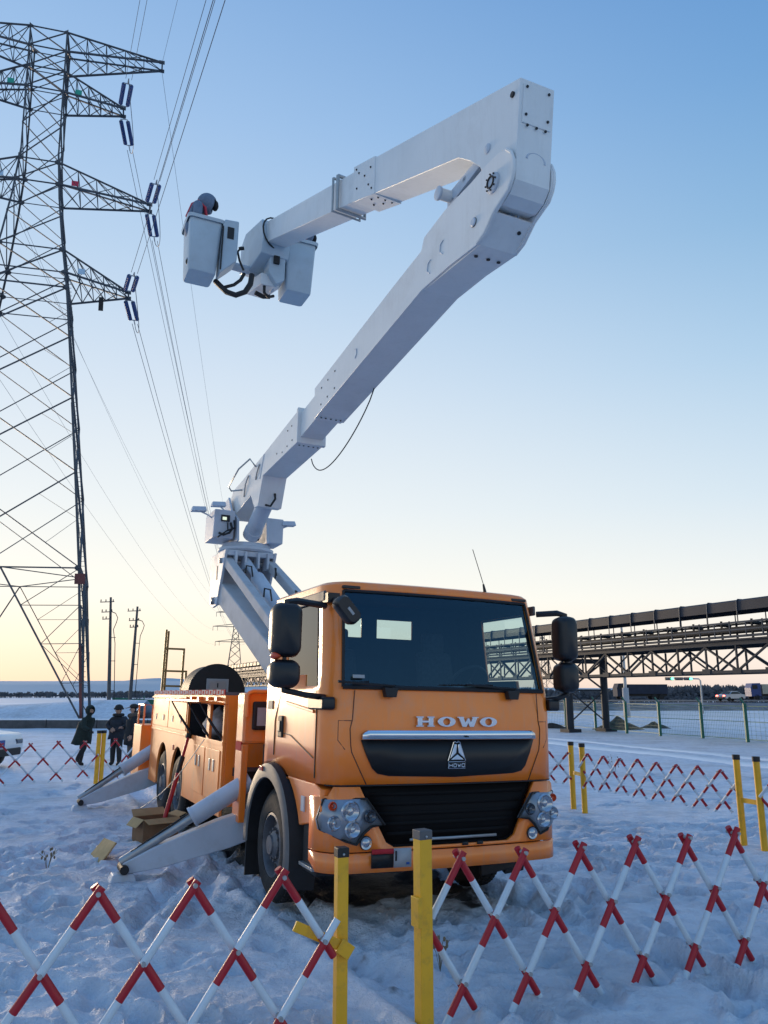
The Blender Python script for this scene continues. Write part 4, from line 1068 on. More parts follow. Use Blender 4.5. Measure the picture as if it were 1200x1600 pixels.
# raised lip along the fork edge
q = MB()
lipp = [(-1.04, 6.25), (-1.18, 6.285), (-1.36, 6.415)] + fork_pts[:6]
for x in (-.222, .222): q.tube([(x, y, z) for y, z in lipp], .016, 6)
q.build('fork_lip', M['boom'], mbm)
q = MB(); q.lathe([(0, 0), (.10, 0), (.10, .02), (.075, .035), (0, .035)], (-.225, -1.36, 6.70), (-1, 0, 0), 26)
kp = q.build('knuckle_pin', M['boom_grey'], mbm)
q = MB(); q.lathe([(0, 0), (.10, 0), (.10, .02), (.075, .035), (0, .035)], (.232, -1.36, 6.70), (1, 0, 0), 26); q.build('knuckle_pin', M['boom_grey'], mbm)
q = MB(); q.lathe([(.062, .0), (.062, .012), (.048, .012), (.048, 0)], (-.26, -1.36, 6.70), (-1, 0, 0), 20)
for k in range(8):
    a = R(45 * k); q.cyl((-.26, -1.36 + .082 * math.cos(a), 6.70 + .082 * math.sin(a)), (-.272, -1.36 + .082 * math.cos(a), 6.70 + .082 * math.sin(a)), .009, n=6)
q.build('pin_bolts', M['dark_steel'], kp)
def boss(y, z, r, par, x=-.225, n=20):
    q = MB(); q.lathe([(0, 0), (r, 0), (r, .012), (r * .75, .02), (0, .02)], (x, y, z), (-1, 0, 0), n); b = q.build('pin_boss', M['boom_grey'], par)
    q = MB(); q.lathe([(r * .95, .004), (r * 1.08, .006), (r * 1.08, .0)], (x - .001, y, z), (-1, 0, 0), n); q.build('boss_ring', M['dark_steel'], b)
boss(-1.0, 6.50, .045, mbm)
def clip_mark(y, z, par, x=-.225, sc=1, fl=1, m='label_grey', thick=.006):
    pts = [(-.03, .07), (.03, .05), (.045, -.03), (-.01, -.08)]
    q = MB(); q.tube([(x - .004, y + fl * a * sc, z + b * sc) for a, b in pts], thick, 5); return q.build('hatch_edge', M[m], par)
clip_mark(-.36, 6.58, mbm, m='boom_grey'); clip_mark(-.08, 6.50, mbm, m='boom_grey'); clip_mark(1.95, 6.33, mbm, sc=.9, m='boom_grey', fl=-1)
def bolts(pts, x, par, r=.014):
    q = MB()
    for y, z in pts: q.lathe([(r, 0), (r, .006), (0, .006)], (x, y, z), (-1, 0, 0), 8)
    return q.build('bolts', M['black'], par)
bolts([(3.2, 6.30), (2.95, 6.33), (2.68, 6.36), (3.2, 6.05), (2.95, 6.08), (2.68, 6.11)], -.225, pm)
bolts([(4.55, 6.15), (4.75, 6.13), (4.5, 5.9), (4.75, 5.87), (5.0, 5.84), (5.3, 5.9)], -.215, bs)
q = MB()
for x in (-.15, -.08, 0, .08, .15):
    q.lathe([(.014, 0), (.014, .008), (0, .008)], (x, 3.38, 5.923), (0, 0, -1), 8); q.lathe([(.014, 0), (.014, .008), (0, .008)], (x, 4.33, 5.782), (0, 0, -1), 8)
for x in (-.12, .02, .14): q.lathe([(.02, 0), (.02, .01), (0, .01)], (x, -.86, 6.242), (0, .1, -1), 8)
q.lathe([(.02, 0), (.02, .01), (0, .01)], (.12, -1.25, 6.34), (0, -.5, -1), 8)
q.build('bolts', M['black'], mbm)
# knuckle cylinder lying on top of the big section, with link arms
q = MB(); q.cyl((0, .25, 6.80), (0, -.30, 7.02), .075, n=16); q.build('cylinder_barrel', M['boom_grey'], mbm)
q = MB(); q.cyl((0, .30, 6.83), (0, .05, 6.93), .09, n=16); q.cyl((0, -.28, 7.01), (0, -.50, 7.10), .035, n=12); q.build('cylinder_rod', M['steel'], mbm)
q = MB(); q.cyl((-.30, -.42, 7.16), (.20, -.42, 7.16), .062, n=18); lk = q.build('link_shaft', M['boom'], mbm)
q = MB(); q.lathe([(0, 0), (.075, 0), (.075, .025), (.06, .03), (0, .03)], (-.29, -.42, 7.16), (-1, 0, 0), 20); q.build('shaft_cap', M['boom_grey'], lk)
q = MB()
for x in (-.165, .10): q.yz([(-.36, 7.22), (-.36, 7.06), (-1.08, 7.14), (-1.12, 7.26)], x, x + .05)
q.box((-.165, -.75, 7.15), (.15, -.68, 7.21)); q.build('link_arm', M['boom_grey'], mbm, False, .006)
q = MB()
for x in (-.165, .12): q.yz([(-.38, 7.16), (-.44, 7.03), (-.85, 6.80), (-.95, 6.9)], x, x + .04)
q.build('link_arm', M['boom_grey'], mbm, False, .006)
q = MB(); q.yz([(-1.30, 6.42), (-1.08, 6.42), (-1.10, 6.60), (-1.25, 6.62)], -.02, .05); q.tube([(.08, -1.30, 6.45), (.05, -1.36, 6.55), (.08, -1.30, 6.68)], .012, 6); q.build('knuckle_lug', M['boom_grey'], mbm, False)
# boom lift cylinder at the base
q = MB(); q.cyl((0, 7.35, 4.95), (0, 6.45, 5.42), .15, n=22); q.cyl((0, 7.40, 4.92), (0, 7.25, 5.0), .165, n=22); q.build('boom_cylinder', M['boom_grey'], mbm)
q = MB(); q.tube([(.05, 6.18, 5.45), (.05, 6.15, 5.35), (-.02, 6.18, 5.22), (-.08, 6.3, 5.26)], .02, 6); q.build('hose', M['cable'], mbm)
q = MB(); q.tube([(-.22, 6.55, 6.0), (-.36, 6.45, 6.10), (-.44, 6.9, 6.02), (-.44, 7.6, 5.85), (-.36, 7.7, 5.80), (-.22, 7.45, 5.78)], .016, 6)
q.tube([(-.225, 7.0, 5.95), (-.25, 7.1, 5.8), (-.225, 7.25, 5.6)], .012, 6); q.tube([(-.225, 6.3, 5.98), (-.235, 6.4, 5.85), (-.225, 6.5, 5.75)], .012, 6); q.build('grab_rail', M['steel'], mbm)
q = MB(); q.tube([(-.218, 6.05, 6.1), (-.218, 6.25, 5.7)], .007, 5); q.build('weld_seam', M['boom_grey'], mbm)
# slack signal cable under the boom
q = MB(); A = Vector((.2, 2.3, 6.05)); B = Vector((.2, 4.75, 5.72)); P = []
for i in range(25):
    t = i / 24; p = A.lerp(B, t); p.z -= .48 * (1 - (2 * t - 1) ** 2) ** .8; p.y += .25 * math.sin(math.pi * t); P.append(p)
q.tube(P, .009, 5); q.build('slack_cable', M['cable'], mbm)

# ---- upper boom
ub = bpy.data.objects.new('upper_boom', None); col.objects.link(ub); ub.parent = truck
UA = R(6.0)
def U(s, z, x=0):      # along-boom distance, height, side offset -> truck space
    return Vector((-s * math.sin(UA) + x * math.cos(UA), -1.6 + s * math.cos(UA) + x * math.sin(UA), z))
def usec(poly, x0, x1, name, m='boom', bev=.006, par=ub):
    q = MB(); q.prism([U(s, z, x0) for s, z in poly], [U(s, z, x1) for s, z in poly]); return q.build(name, M[m], par, True, bev, angle=30)
sl = (8.61 - 7.56) / 3.15
ztop = lambda s: 7.61 + s * sl
# head: tall plate box carrying the knuckle
head = [(-.18, 7.55), (.62, ztop(.62)), (.62, 7.28), (.50, 7.12), (.40, 6.88)] + [(.17 + .26 * math.cos(R(a)), 6.70 + .26 * math.sin(R(a))) for a in (20, 0, -30, -60, -90, -120, -150)] + [(-.08, 6.75)]
full = head[:1] + [(.9, ztop(.9)), (2.70, ztop(2.7)), (2.70, ztop(2.7) - .50), (.85, ztop(.85) - .52), (.66, 7.22), (.50, 7.05), (.42, 6.88)] + head[5:]
TU = math.tan(UA)
def sh(s, z, x): return Vector((x - max(0, s - .25) * TU * 1.1, -1.6 + s * math.cos(UA), z))
q = MB(); q.prism([sh(s, z, -.188) for s, z in full], [sh(s, z, .188) for s, z in full]); hd_ = q.build('outer_section', M['boom'], ub, True, .006, angle=30)
q = MB(); q.hexa([(-.155, -1.737, 7.12), (.155, -1.737, 7.12), (.155, -1.70, 7.12), (-.155, -1.70, 7.12), (-.155, -1.784, 7.50), (.155, -1.784, 7.50), (.155, -1.72, 7.50), (-.155, -1.72, 7.50)]); ep = q.build('end_plate', M['boom'], hd_, False, .004)
q = MB()
for x, z in ((-.12, 7.47), (.12, 7.47), (-.12, 7.2), (.12, 7.2), (-.1, 7.10), (0, 7.10), (.1, 7.10)): q.lathe([(.013, 0), (.013, .012), (0, .012)], (x, -1.784 + (7.5 - z) * .124 - .001, z), (0, -1, 0), 8)
q.build('bolts', M['black'], ep)
q = MB(); q.tube([(-.12 + .10 * math.cos(R(a)) + .14, -1.685, 6.80 + .07 * math.sin(R(a))) for a in range(-10, 181, 19)], .012, 5); q.build('drain_lip', M['boom_grey'], hd_)
usec([(2.55, ztop(2.55) + .012), (3.10, ztop(3.10) + .012), (3.10, ztop(3.1) - .5), (2.55, ztop(2.55) - .515)], -.195, .195, 'outer_sleeve')
usec([(2.9, ztop(2.9) - .03), (6.35, ztop(6.35) - .10), (6.35, ztop(6.35) - .47), (2.9, ztop(2.9) - .47)], -.165, .165, 'inner_section')
q = MB(); cs = 3.52
ringp = [U(cs, ztop(cs) + .0, -.21), U(cs, ztop(cs) + .0, .21), U(cs, ztop(cs) - .50, .21), U(cs, ztop(cs) - .50, -.21), U(cs, ztop(cs) + .0, -.21)]
q.tube(ringp, .026, 8)
ringp2 = [p + (U(cs + .14, ztop(cs + .14)) - U(cs, ztop(cs))) for p in ringp]; q.tube(ringp2, .018, 8)
q.build('guide_frame', M['steel'], ub)
q = MB()
for s, z in ((2.65, .12), (2.8, .2), (2.95, .12), (2.7, .35), (3.0, .33), (2.62, .42), (3.02, .05)):
    c = U(s, ztop(s) - z, -.197); q.ball(c, .014, 6, 5)
for s, x in ((2.62, -.1), (2.62, 0), (2.62, .1), (2.75, -.12), (2.75, .05), (2.9, .0)): q.ball(U(s, ztop(s) - .515, x), .014, 6, 5)
q.build('bolts', M['black'], ub)
def ubclip(s, z):
    pts = [(-.03, .085), (.05, .06), (.055, -.03), (.0, -.09)]
    q = MB(); q.tube([sh(s - a, z + b, -.192) for a, b in pts], .006, 5); q.build('hatch_edge', M['grey_plastic'], ub)
ubclip(.28, 7.50); ubclip(.64, 7.52)
q = MB(); c = Vector((-.19, -1.24, 7.16)); q.lathe([(0, 0), (.05, 0), (.05, .03), (.03, .04), (0, .04)], c, (-1, 0, 0), 18); q.lathe([(.09, .0), (.09, .006), (.08, .006), (.08, 0)], c, (-1, 0, 0), 24); q.build('pin_boss', M['boom_grey'], hd_)
q = MB(); c = Vector((-.19, -1.66, 7.45)); q.lathe([(0, 0), (.028, 0), (.028, .02), (0, .02)], c, (-1, 0, 0), 12); q.build('bolt_boss', M['dark_steel'], hd_)
# tip: rotator head, cable ring, bucket arms
usec([(6.2, ztop(6.2) - .06), (6.95, ztop(6.45) - .02), (7.15, ztop(6.5) - .2), (7.15, ztop(6.0) - .55), (6.7, ztop(6.0) - .70), (6.15, ztop(6.0) - .62), (6.1, ztop(6.1) - .4)], -.24, .24, 'tip_head', 'bucket', .015)
q = MB(); 
P = [U(6.15 + .1 * math.cos(R(a)), ztop(6.15) - .28 + .27 * math.sin(R(a)), .27 * math.cos(R(a))) for a in range(0, 361, 20)]
q.tube(P, .014, 6); q.build('hose_ring', M['cable'], ub)
q = MB(); q.prism([U(s, z, -.16) for s, z in ((6.3, 8.72), (6.95, 8.85), (6.95, 8.62), (6.3, 8.52))], [U(s, z, .16) for s, z in ((6.3, 8.72), (6.95, 8.85), (6.95, 8.62), (6.3, 8.52))]); q.build('tip_base', M['boom'], ub, False, .01)
q = MB(); q.tube([U(6.6, 8.50, -.14), U(6.6, 8.47, 0), U(6.6, 8.5, .12)], .04, 8); q.build('tip_handle', M['cable'], ub)
q = MB(); q.cyl(U(6.75, 8.95, -.85), U(6.75, 8.95, .50), .07, n=14); q.build('bucket_shaft', M['boom_grey'], ub)
TIP = U(6.6, 8.9)

def bucket(x0, x1, y0, y1, z0, z1, parent, taper=.04):
    e = bpy.data.objects.new('bucket', None); col.objects.link(e); e.parent = parent
    q = MB(); n = 5
    def ringpts(ins, z, r=.05):
        return [(x, y, z) for x, y in rounded(x0 + ins, x1 - ins, y0 + ins, y1 - ins, r, 4)]
    L = [ringpts(taper + .012, z0, .05), ringpts(taper, z0 + .02, .055), ringpts(.0, z1 - .05), ringpts(.0, z1), ringpts(.03, z1), ringpts(.03 + taper, z0 + .05)]
    m = len(L[0]); F = [tuple(range(m)), tuple(range(5 * m, 6 * m))]
    for k in range(5): F += [(k * m + i, k * m + (i + 1) % m, (k + 1) * m + (i + 1) % m, (k + 1) * m + i) for i in range(m)]
    q.add(sum(L, []), F); q.build('bucket_wall', M['bucket'], e, True, angle=40)
    q = MB(); L = [ringpts(-.03, z1 - .055, .07), ringpts(-.04, z1 - .0, .07), ringpts(-.02, z1 + .012, .06), ringpts(.035, z1 + .012, .05), ringpts(.035, z1 - .04, .05)]
    F = []
    for k in range(4): F += [(k * m + i, k * m + (i + 1) % m, (k + 1) * m + (i + 1) % m, (k + 1) * m + i) for i in range(m)]
    q.add(sum(L, []), F); q.build('rim_lip', M['bucket'], e, True, angle=50)
    return e
b1 = bucket(-2.04, -1.53, 4.5, 5.08, 8.44, 9.36, truck)
q = MB(); q.xz([(-1.525, 8.45), (-1.36, 8.62), (-1.27, 8.72), (-1.27, 9.42), (-1.50, 9.40), (-1.525, 9.30)], 4.48, 4.80); sb = q.build('control_pod', M['bucket'], b1, False, .02)
q = MB(); q.box((-1.45, 4.468, 9.07), (-1.345, 4.479, 9.27)); q.build('pod_window', M['black'], sb, False)
q = MB(); q.yz([(4.44, 9.25), (4.46, 8.5), (4.475, 8.5), (4.475, 9.25)], -1.535, -1.515); q.build('pod_gap', M['dark_steel'], sb, False)
b2 = bucket(-.44, .07, 4.55, 5.13, 8.50, 9.43, truck)
q = MB(); q.xz([(-.45, 8.62), (-.45, 9.2), (-.60, 9.2), (-.72, 8.95), (-.72, 8.7), (-.58, 8.52)], 4.55, 4.9); q.build('bucket_bracket', M['bucket'], b2, False, .02)
q = MB(); q.box((-.66, 4.50, 8.86), (-.56, 4.545, 9.0)); q.build('tip_control', M['black'], ub, False, .01)
# hydraulic hoses below the tip
q = MB()
q.tube([(-.98, 4.62, 8.62), (-1.0, 4.60, 8.44), (-1.08, 4.60, 8.28), (-1.22, 4.62, 8.20), (-1.36, 4.66, 8.24), (-1.46, 4.7, 8.34), (-1.52, 4.8, 8.46)], .045, 8)
q.tube([(-1.10, 4.65, 8.62), (-1.16, 4.62, 8.48), (-1.26, 4.62, 8.37), (-1.42, 4.7, 8.32)], .028, 8)
q.tube([(-1.18, 4.62, 9.06), (-1.24, 4.6, 8.95), (-1.2, 4.6, 8.8), (-1.12, 4.62, 8.66)], .018, 6)
q.tube([(-.74, 4.72, 8.55), (-.74, 4.7, 8.40), (-.66, 4.72, 8.35), (-.56, 4.78, 8.42)], .025, 8)
q.tube([(-1.22, 4.62, 9.02), (-1.14, 4.6, 9.04)], .03, 8)
q.build('hydraulic_hose', M['cable'], truck)

# ------------------------------------------------------------------ transmission tower
PX, PY, PYAW = -26.0, 56.0, R(17)
pyl = thing('transmission_tower', (PX, PY, 0), PYAW, 'tall grey lattice transmission tower with long cross arms left of the truck', 'tower')
pm_ = Matrix.Translation((PX, PY, 0)) @ Matrix.Rotation(R(-1.66), 4, 'Y') @ Matrix.Rotation(PYAW, 4, 'Z')      # the tower stands a little out of plumb
pyl.rotation_euler = pm_.to_euler()
PROF = [(0, 5.5), (10, 4.85), (17, 4.2), (27, 3.2), (31.3, 2.75), (35.5, 2.15), (39.2, 1.72), (43.4, 1.4), (54.6, 1.42)]
def ph(z):
    for (a, b), (c, d) in zip(PROF[:-1], PROF[1:]):
        if z <= c: return b + (d - b) * (z - a) / (c - a)
    return PROF[-1][1]
CORN = [(-1, -1), (1, -1), (1, 1), (-1, 1)]
def pc(k, z): h = ph(z); return Vector((CORN[k][0] * h, CORN[k][1] * h, z))
for k in range(4):
    q = MB(); zs = [0, 5, 10, 13.5, 17, 22, 27, 31.3, 35.5, 39.2, 43.4, 49, 54.6]
    for a, b in zip(zs[:-1], zs[1:]):
        w = .24 if a < 20 else (.20 if a < 40 else .16)
        q.angle_bar(pc(k, a), pc(k, b), w * .62, .03, (-CORN[k][0], -CORN[k][1], 0), mi=1 if a < 5 and k == 1 else 0)
    q.build('leg', [M['pylon'], M['pylon_red']], pyl, False)
    q = MB(); c = pc(k, 0); q.box((c.x - .5, c.y - .5, -.4), (c.x + .5, c.y + .5, .25)); q.build('footing', M['concrete'], pyl, False)
def bar(q, a, b, w): q.beam(a, b, w, w * .5)
def lev_brace(z0, z1, mode, name='bracing'):
    q = MB()
    for k in range(4):
        j = (k + 1) % 4; a0, b0, a1, b1 = pc(k, z0), pc(j, z0), pc(k, z1), pc(j, z1)
        w = (.14 if z0 < 32 else .11) * (1 if k in (0, 1) else .7)
        if mode == 'X':
            bar(q, a0, b1, w); bar(q, b0, a1, w)
            m = (a0 + b0 + a1 + b1) / 4
            # secondary redundants
            for s, t in ((a0, a1), (b0, b1)):
                if z0 < 30 and k in (0, 1):
                    l = s.lerp(t, .5); bar(q, l, s.lerp(b1 if s is a0 else a1, .25), w * .32); bar(q, l, t.lerp(b0 if s is a0 else a0, .25), w * .32)
        elif mode == 'K':      # inverted V from the middle of the upper strut to the feet
            m = (a1 + b1) / 2
            bar(q, m, a0, w * 1.3); bar(q, m, b0, w * 1.3); bar(q, a1, b1, w * 1.1)
            for s, t in ((a0, a1), (b0, b1)):
                for f in (.25, .5, .75):
                    c = s.lerp(t, f); d = s.lerp(m, f); bar(q, c, d, w * .6)
                    g = min(1, f + .25); bar(q, d, s.lerp(t, g), w * .6)
                    if f < .75: bar(q, d, s.lerp(t, f - .25), w * .5)
        if mode in 'XH': bar(q, a1, b1, w) if mode == 'H' else None
    if mode == 'K':            # inner diamond at strut level
        ms = [(pc(k, z1) + pc((k + 1) % 4, z1)) / 2 for k in range(4)]
        for k in range(4): bar(q, ms[k], ms[(k + 1) % 4], .10)
    return q.build(name, M['pylon'], pyl, False)
lev_brace(0, 10, 'K')
for a, b in ((10, 16.8), (16.8, 22.4), (22.4, 27.2), (27.2, 31.3), (31.3, 34.6), (34.6, 37.6), (37.6, 40.5), (40.5, 42.5), (42.5, 45.7), (45.7, 49), (49, 50.9), (50.9, 52.8), (52.8, 54.6)):
    lev_brace(a, b, 'X')
for z in (31.3, 32.6, 34.6, 40.5, 42.5, 49, 50.9, 52.8, 54.6): lev_brace(z - .01, z, 'H', 'strut')
for z in (10, 31.3, 32.6, 34.6, 40.5, 42.5, 49.0, 50.9, 52.8, 54.6):
    for k in range(4):
        c = pc(k, z); s = .34 if z < 45 else .26; q = MB(); sx_, sy_ = -CORN[k][0], -CORN[k][1]
        q.xz([(c.x - .04 * sx_, z - s), (c.x + s * sx_, z - s * .25), (c.x + s * sx_, z + s * .25), (c.x - .04 * sx_, z + s)], c.y - .02, c.y + .02); q.yz([(c.y - .04 * sy_, z - s), (c.y + s * sy_, z - s * .25), (c.y + s * sy_, z + s * .25), (c.y - .04 * sy_, z + s)], c.x - .02, c.x + .02)
        q.build('gusset_plate', M['pylon'], pyl, False)
# climbing rungs on the near right leg
q = MB()
for i in range(95):
    z = 2.2 + i * .33; c = pc(1, z); q.beam(c, c + Vector((.28, -.05, 0)), .03)
o = q.build('climbing_step', M['pylon'], pyl, False); tag(o, kind='stuff')
q = MB(); c = pc(1, 9.2); q.box((c.x - .35, c.y - .12, 8.9), (c.x + .3, c.y - .08, 9.6)); q.build('danger_plate', M['pylon_red'], pyl, False)
ARMS = [(54.6, 52.8, 8.9, 54.3, 'top'), (50.9, 49.0, 5.95, 49.15, 'low'), (42.5, 40.5, 8.35, 40.6, 'low'), (34.6, 32.6, 7.0, 32.6, 'low')]
def arm(s, zt, zb_, rr, ztip, flat):
    q = MB(); hb, ht = ph(zb_), ph(zt)
    tips = [Vector((s * rr, -.5, ztip)), Vector((s * rr, .5, ztip))]
    chords = []
    for sy, tip in zip((-1, 1), tips):
        A = Vector((s * ht, sy * ht, zt)); B = Vector((s * hb, sy * hb, zb_))
        chords.append((A, B, tip)); q.beam(A, tip, .13, .09); q.beam(B, tip, .15, .11)
        n = 5
        for i in range(n):
            f0, f1 = i / n, (i + 1) / n
            a0, b0, a1, b1 = A.lerp(tip, f0), B.lerp(tip, f0), A.lerp(tip, f1), B.lerp(tip, f1)
            if i > 0: q.beam(a0, b0, .06, .04)
            q.beam(a0, b1, .065, .04) if i < n - 1 else None
            q.beam(b0, a1, .06, .04) if i < n - 1 else None
    n = 5
    for i in range(n):
        f0, f1 = i / n, (i + 1) / n
        for w in (0, 1):
            p0, p1 = chords[0][w].lerp(chords[0][2], f0), chords[1][w].lerp(chords[1][2], f0)
            r0, r1 = chords[0][w].lerp(chords[0][2], f1), chords[1][w].lerp(chords[1][2], f1)
            if i > 0: q.beam(p0, p1, .06, .04)
            q.beam(p0, r1, .06, .04)
    q.beam(tips[0], tips[1], .12, .2)
    for t in tips: q.box((t.x - .26, t.y - .06, t.z - .14), (t.x + .2, t.y + .06, t.z + .14))
    return q.build('cross_arm', M['pylon'], pyl, False)
for zt, zb_, rr, zt2, fl in ARMS:
    for s in (-1, 1): arm(s, zt, zb_, rr, zt2, fl)
M['phase_g'] = mat('phase_plate_green', (.02, .30, .22), .6); M['phase_r'] = mat('phase_plate_red', (.5, .02, .06), .6); M['phase_w'] = mat('phase_plate_pale', (.40, .55, .68), .6)
for s in (-1, 1):
    for z, m in ((49.3, 'phase_g'), (40.9, 'phase_r' if s > 0 else 'phase_w'), (33.0, 'phase_w')):
        q = MB(); x = s * (ph(z) + 1.1); q.box((x - .25, -ph(z) * .88 - .03, z - .22), (x + .25, -ph(z) * .88, z + .22)); q.build('phase_plate', M[m], pyl, False)
q = MB(); q.box((4.8, .2, 31.2), (5.15, .35, 32.3)); q.build('hanging_box', M['dark_steel'], pyl, False)

NEAR = Vector((.403, -.915, -.085)).normalized(); FARD = Vector((-.165, .986, -.08)).normalized()
def insulator(p, d, lab, sep):
    e = thing('insulator_string', p, 0, lab, 'insulator', 'double insulator strings on the tower arms')
    s = d.cross(Vector((0, 0, 1))).normalized()
    L = 2.7
    for k in (-1, 1):
        q = MB(); o = s * k * sep + d * .55
        prof = []
        n = 17
        for i in range(n):
            h = L * i / n; prof += [(.07, h), (.17, h + .05), (.17, h + .08), (.07, h + L / n - .01)]
        q.lathe(prof, o, d, 14); q.build('insulator_rod', M['insul'], e)
    q = MB(); q.tube([(0, 0, 0), d * .3], .05, 6); q.tube([d * .3 - s * 0, d * .35 - s * sep, d * .6 - s * sep], .04, 6); q.tube([d * .3, d * .35 + s * sep, d * .6 + s * sep], .04, 6)
    q.build('yoke', M['steel'], e); q = MB()
    q.tube([d * (.5 + L) - s * sep, d * (.65 + L) - s * sep * .6, d * (.65 + L) + s * sep * .6, d * (.5 + L) + s * sep], .045, 6)
    q.tube([d * (.65 + L), d * (1.3 + L)], .05, 6); q.build('yoke', M['steel'], e)
    return p + d * (L + 1.25), s
def wire(pts, r, lab, grp='power line wires', name='power_line'):
    q = MB(); q.tube(pts, r, 4, caps=False); o = q.build(name, M['wire'], None)
    return tag(o, lab, 'wire', grp)
def span(a, b, sag, n=28):
    return [a.lerp(b, i / n) - Vector((0, 0, sag * 4 * (i / n) * (1 - i / n))) for i in range(n + 1)]
FP = Vector((-79, 430, 0)); fyaw = R(9); FH = 47
far_arms = [(46, 5), (41, 4.2), (34.5, 6.2), (28.3, 5.4)]
nm = ['top', 'upper', 'middle', 'lower']
for i, (zt, zb_, rr, zt2, fl) in enumerate(ARMS):
    for s in (1, -1):
        side = 'right' if s > 0 else 'left'
        tn = pm_ @ Vector((s * rr, -.5, zt2)); tf = pm_ @ Vector((s * rr, .5, zt2))
        fz, fr = far_arms[i]; fe = FP + Vector((s * fr * math.cos(fyaw), s * fr * math.sin(fyaw), fz))
        if i == 0:
            wire(span(tn, tn + NEAR * 260 + Vector((0, 0, 18)), 6), .016, 'thin earth wire from the %s tip of the tower top arm over the truck' % side)
            wire(span(tf, fe, 9), .018, 'thin earth wire from the %s tip of the tower top arm to the far pylon' % side)
            continue
        if s < 0 and i != 2 and False: continue
        if s > 0:
            en, sn = insulator(tn, NEAR, 'blue double insulator string on the near side of the %s right cross arm' % nm[i], .28)
            ef, sf = insulator(tf, FARD, 'blue double insulator string on the far side of the %s right cross arm' % nm[i], .28)
            e2 = en + NEAR * 260 + Vector((0, 0, 14))
            for k in (-1, 1):
                nme = 'left' if k < 0 else 'right'
                wire(span(en + sn * k * .22, e2 + sn * k * .22, 5), .022, '%s conductor of the pair coming over the truck to the %s cross arm' % (nme, nm[i]))
                wire(span(ef + sf * k * .22, fe + sf * k * .22, 10), .026, '%s conductor of the pair from the %s cross arm to the far pylon' % (nme, nm[i]))
            # jumper loop
            m0, m1 = en, ef; P = []
            for t in range(21):
                f = t / 20; p = m0.lerp(m1, f); p.z -= 2.4 * math.sin(math.pi * f) ** .8; p.x += .5 * math.sin(math.pi * f); P.append(p)
            wire(P, .03, 'slack jumper loop hanging under the %s right cross arm' % nm[i], 'jumper loops', 'jumper_wire')
        else:
            wire(span(tf, fe, 10), .016, 'faint conductor from the %s left cross arm to the far pylon' % nm[i])
# far pylons
def far_pylon(p, yaw, H, lab, arms, sc=1):
    e = thing('far_pylon', p, yaw, lab, 'tower', 'far pylons on the horizon')
    prof = [(0, 5.2), (.55 * H, 2.3), (.72 * H, 1.3), (H, .7)]
    def h(z):
        for (a, b), (c, d) in zip(prof[:-1], prof[1:]):
            if z <= c: return b + (d - b) * (z - a) / (c - a)
        return .7
    def c(k, z): return Vector((CORN[k][0] * h(z), CORN[k][1] * h(z), z))
    zs = [0, .16, .3, .42, .52, .6, .67, .73, .79, .85, .9, .95, 1]
    for k in range(4):
        q = MB()
        for a, b in zip(zs[:-1], zs[1:]): q.beam(c(k, a * H), c(k, b * H), .24 * sc)
        q.build('leg', M['pylon'], e, False)
    q = MB()
    for a, b in zip(zs[:-1], zs[1:]):
        for k in range(4):
            j = (k + 1) % 4; q.beam(c(k, a * H), c(j, b * H), .13 * sc); q.beam(c(j, a * H), c(k, b * H), .13 * sc)
    q.build('bracing', M['pylon'], e, False)
    for z, r in arms:
        q = MB()
        for s in (-1, 1):
            for sy in (-1, 1): q.beam((0, sy * .8, z), (s * r, 0, z + .2), .22 * sc); q.beam((0, sy * .8, z + 1.6), (s * r, 0, z + .2), .18 * sc)
            q.beam((s * r, 0, z + .2), (s * r, 0, z - 2.2), .16 * sc); q.beam((s * r * .8, 0, z), (s * r * .8, 0, z - 2.0), .14 * sc)
        q.build('cross_arm', M['pylon'], e, False)
far_pylon(FP, fyaw, FH, 'far grey lattice pylon seen beneath the lower white lift arm', [(44, 10.5), (28.5, 10.5), (36.5, 12)], 1.3)
far_pylon(Vector((92, 470, 0)), R(20), 38, 'small far pylon showing through the truss below the conveyor bridge', [(35, 6), (29, 8), (23, 7)], 1.1)

# ------------------------------------------------------------------ utility poles
def upole(p, H, lean, lab, arm_dir):
    e = thing('utility_pole', p, 0, lab, 'pole', 'utility poles left of the truck')
    q = MB(); q.tube([(0, 0, -.3), (lean * .5, 0, H * .5), (lean, 0, H)], .2, 10, radii=[.20, .16, .11]); q.build('mast', M['concrete'], e)
    for dz, L in ((-.5, 1.4), (-1.5, 1.1), (-2.2, .9)):
        q = MB(); q.beam((lean - L * .7, -.12, H + dz), (lean + L * .3, -.12, H + dz + .05), .08); a = q.build('cross_bar', M['pylon'], e, False)
        for f in (-.65, -.3, .22):
            q = MB(); q.lathe([(.03, 0), (.06, .08), (.04, .12), (.07, .18), (0, .26)], (lean + f * L, -.12, H + dz + .04), (0, 0, 1), 8); q.build('pin_insulator', M['dark_steel'], a)
    q = MB(); x = lean + .5
    q.tube([(.5, 0, 0), (.5 + lean * .6, 0, H * .6), (x, 0, H * .72), (x + .25, 0, H * .78), (x + .35, 0, H * .82), (x + .1, 0, H * .86), (lean, 0, H * .88)], .04, 6); q.build('riser_cable', M['cable'], e)
    for f in (.2, .45, .65):
        q = MB(); q.beam((lean * f, 0, H * f), (.52 + lean * f * .9, 0, H * f), .06); q.build('standoff', M['pylon'], e, False)
upole((-26.7, 80, 0), 11.4, -.65, 'left one of the two leaning utility poles behind the standing men', 1)
upole((-26.3, 85, 0), 11.0, .15, 'right one of the two leaning utility poles, nearest the truck rear', 1)

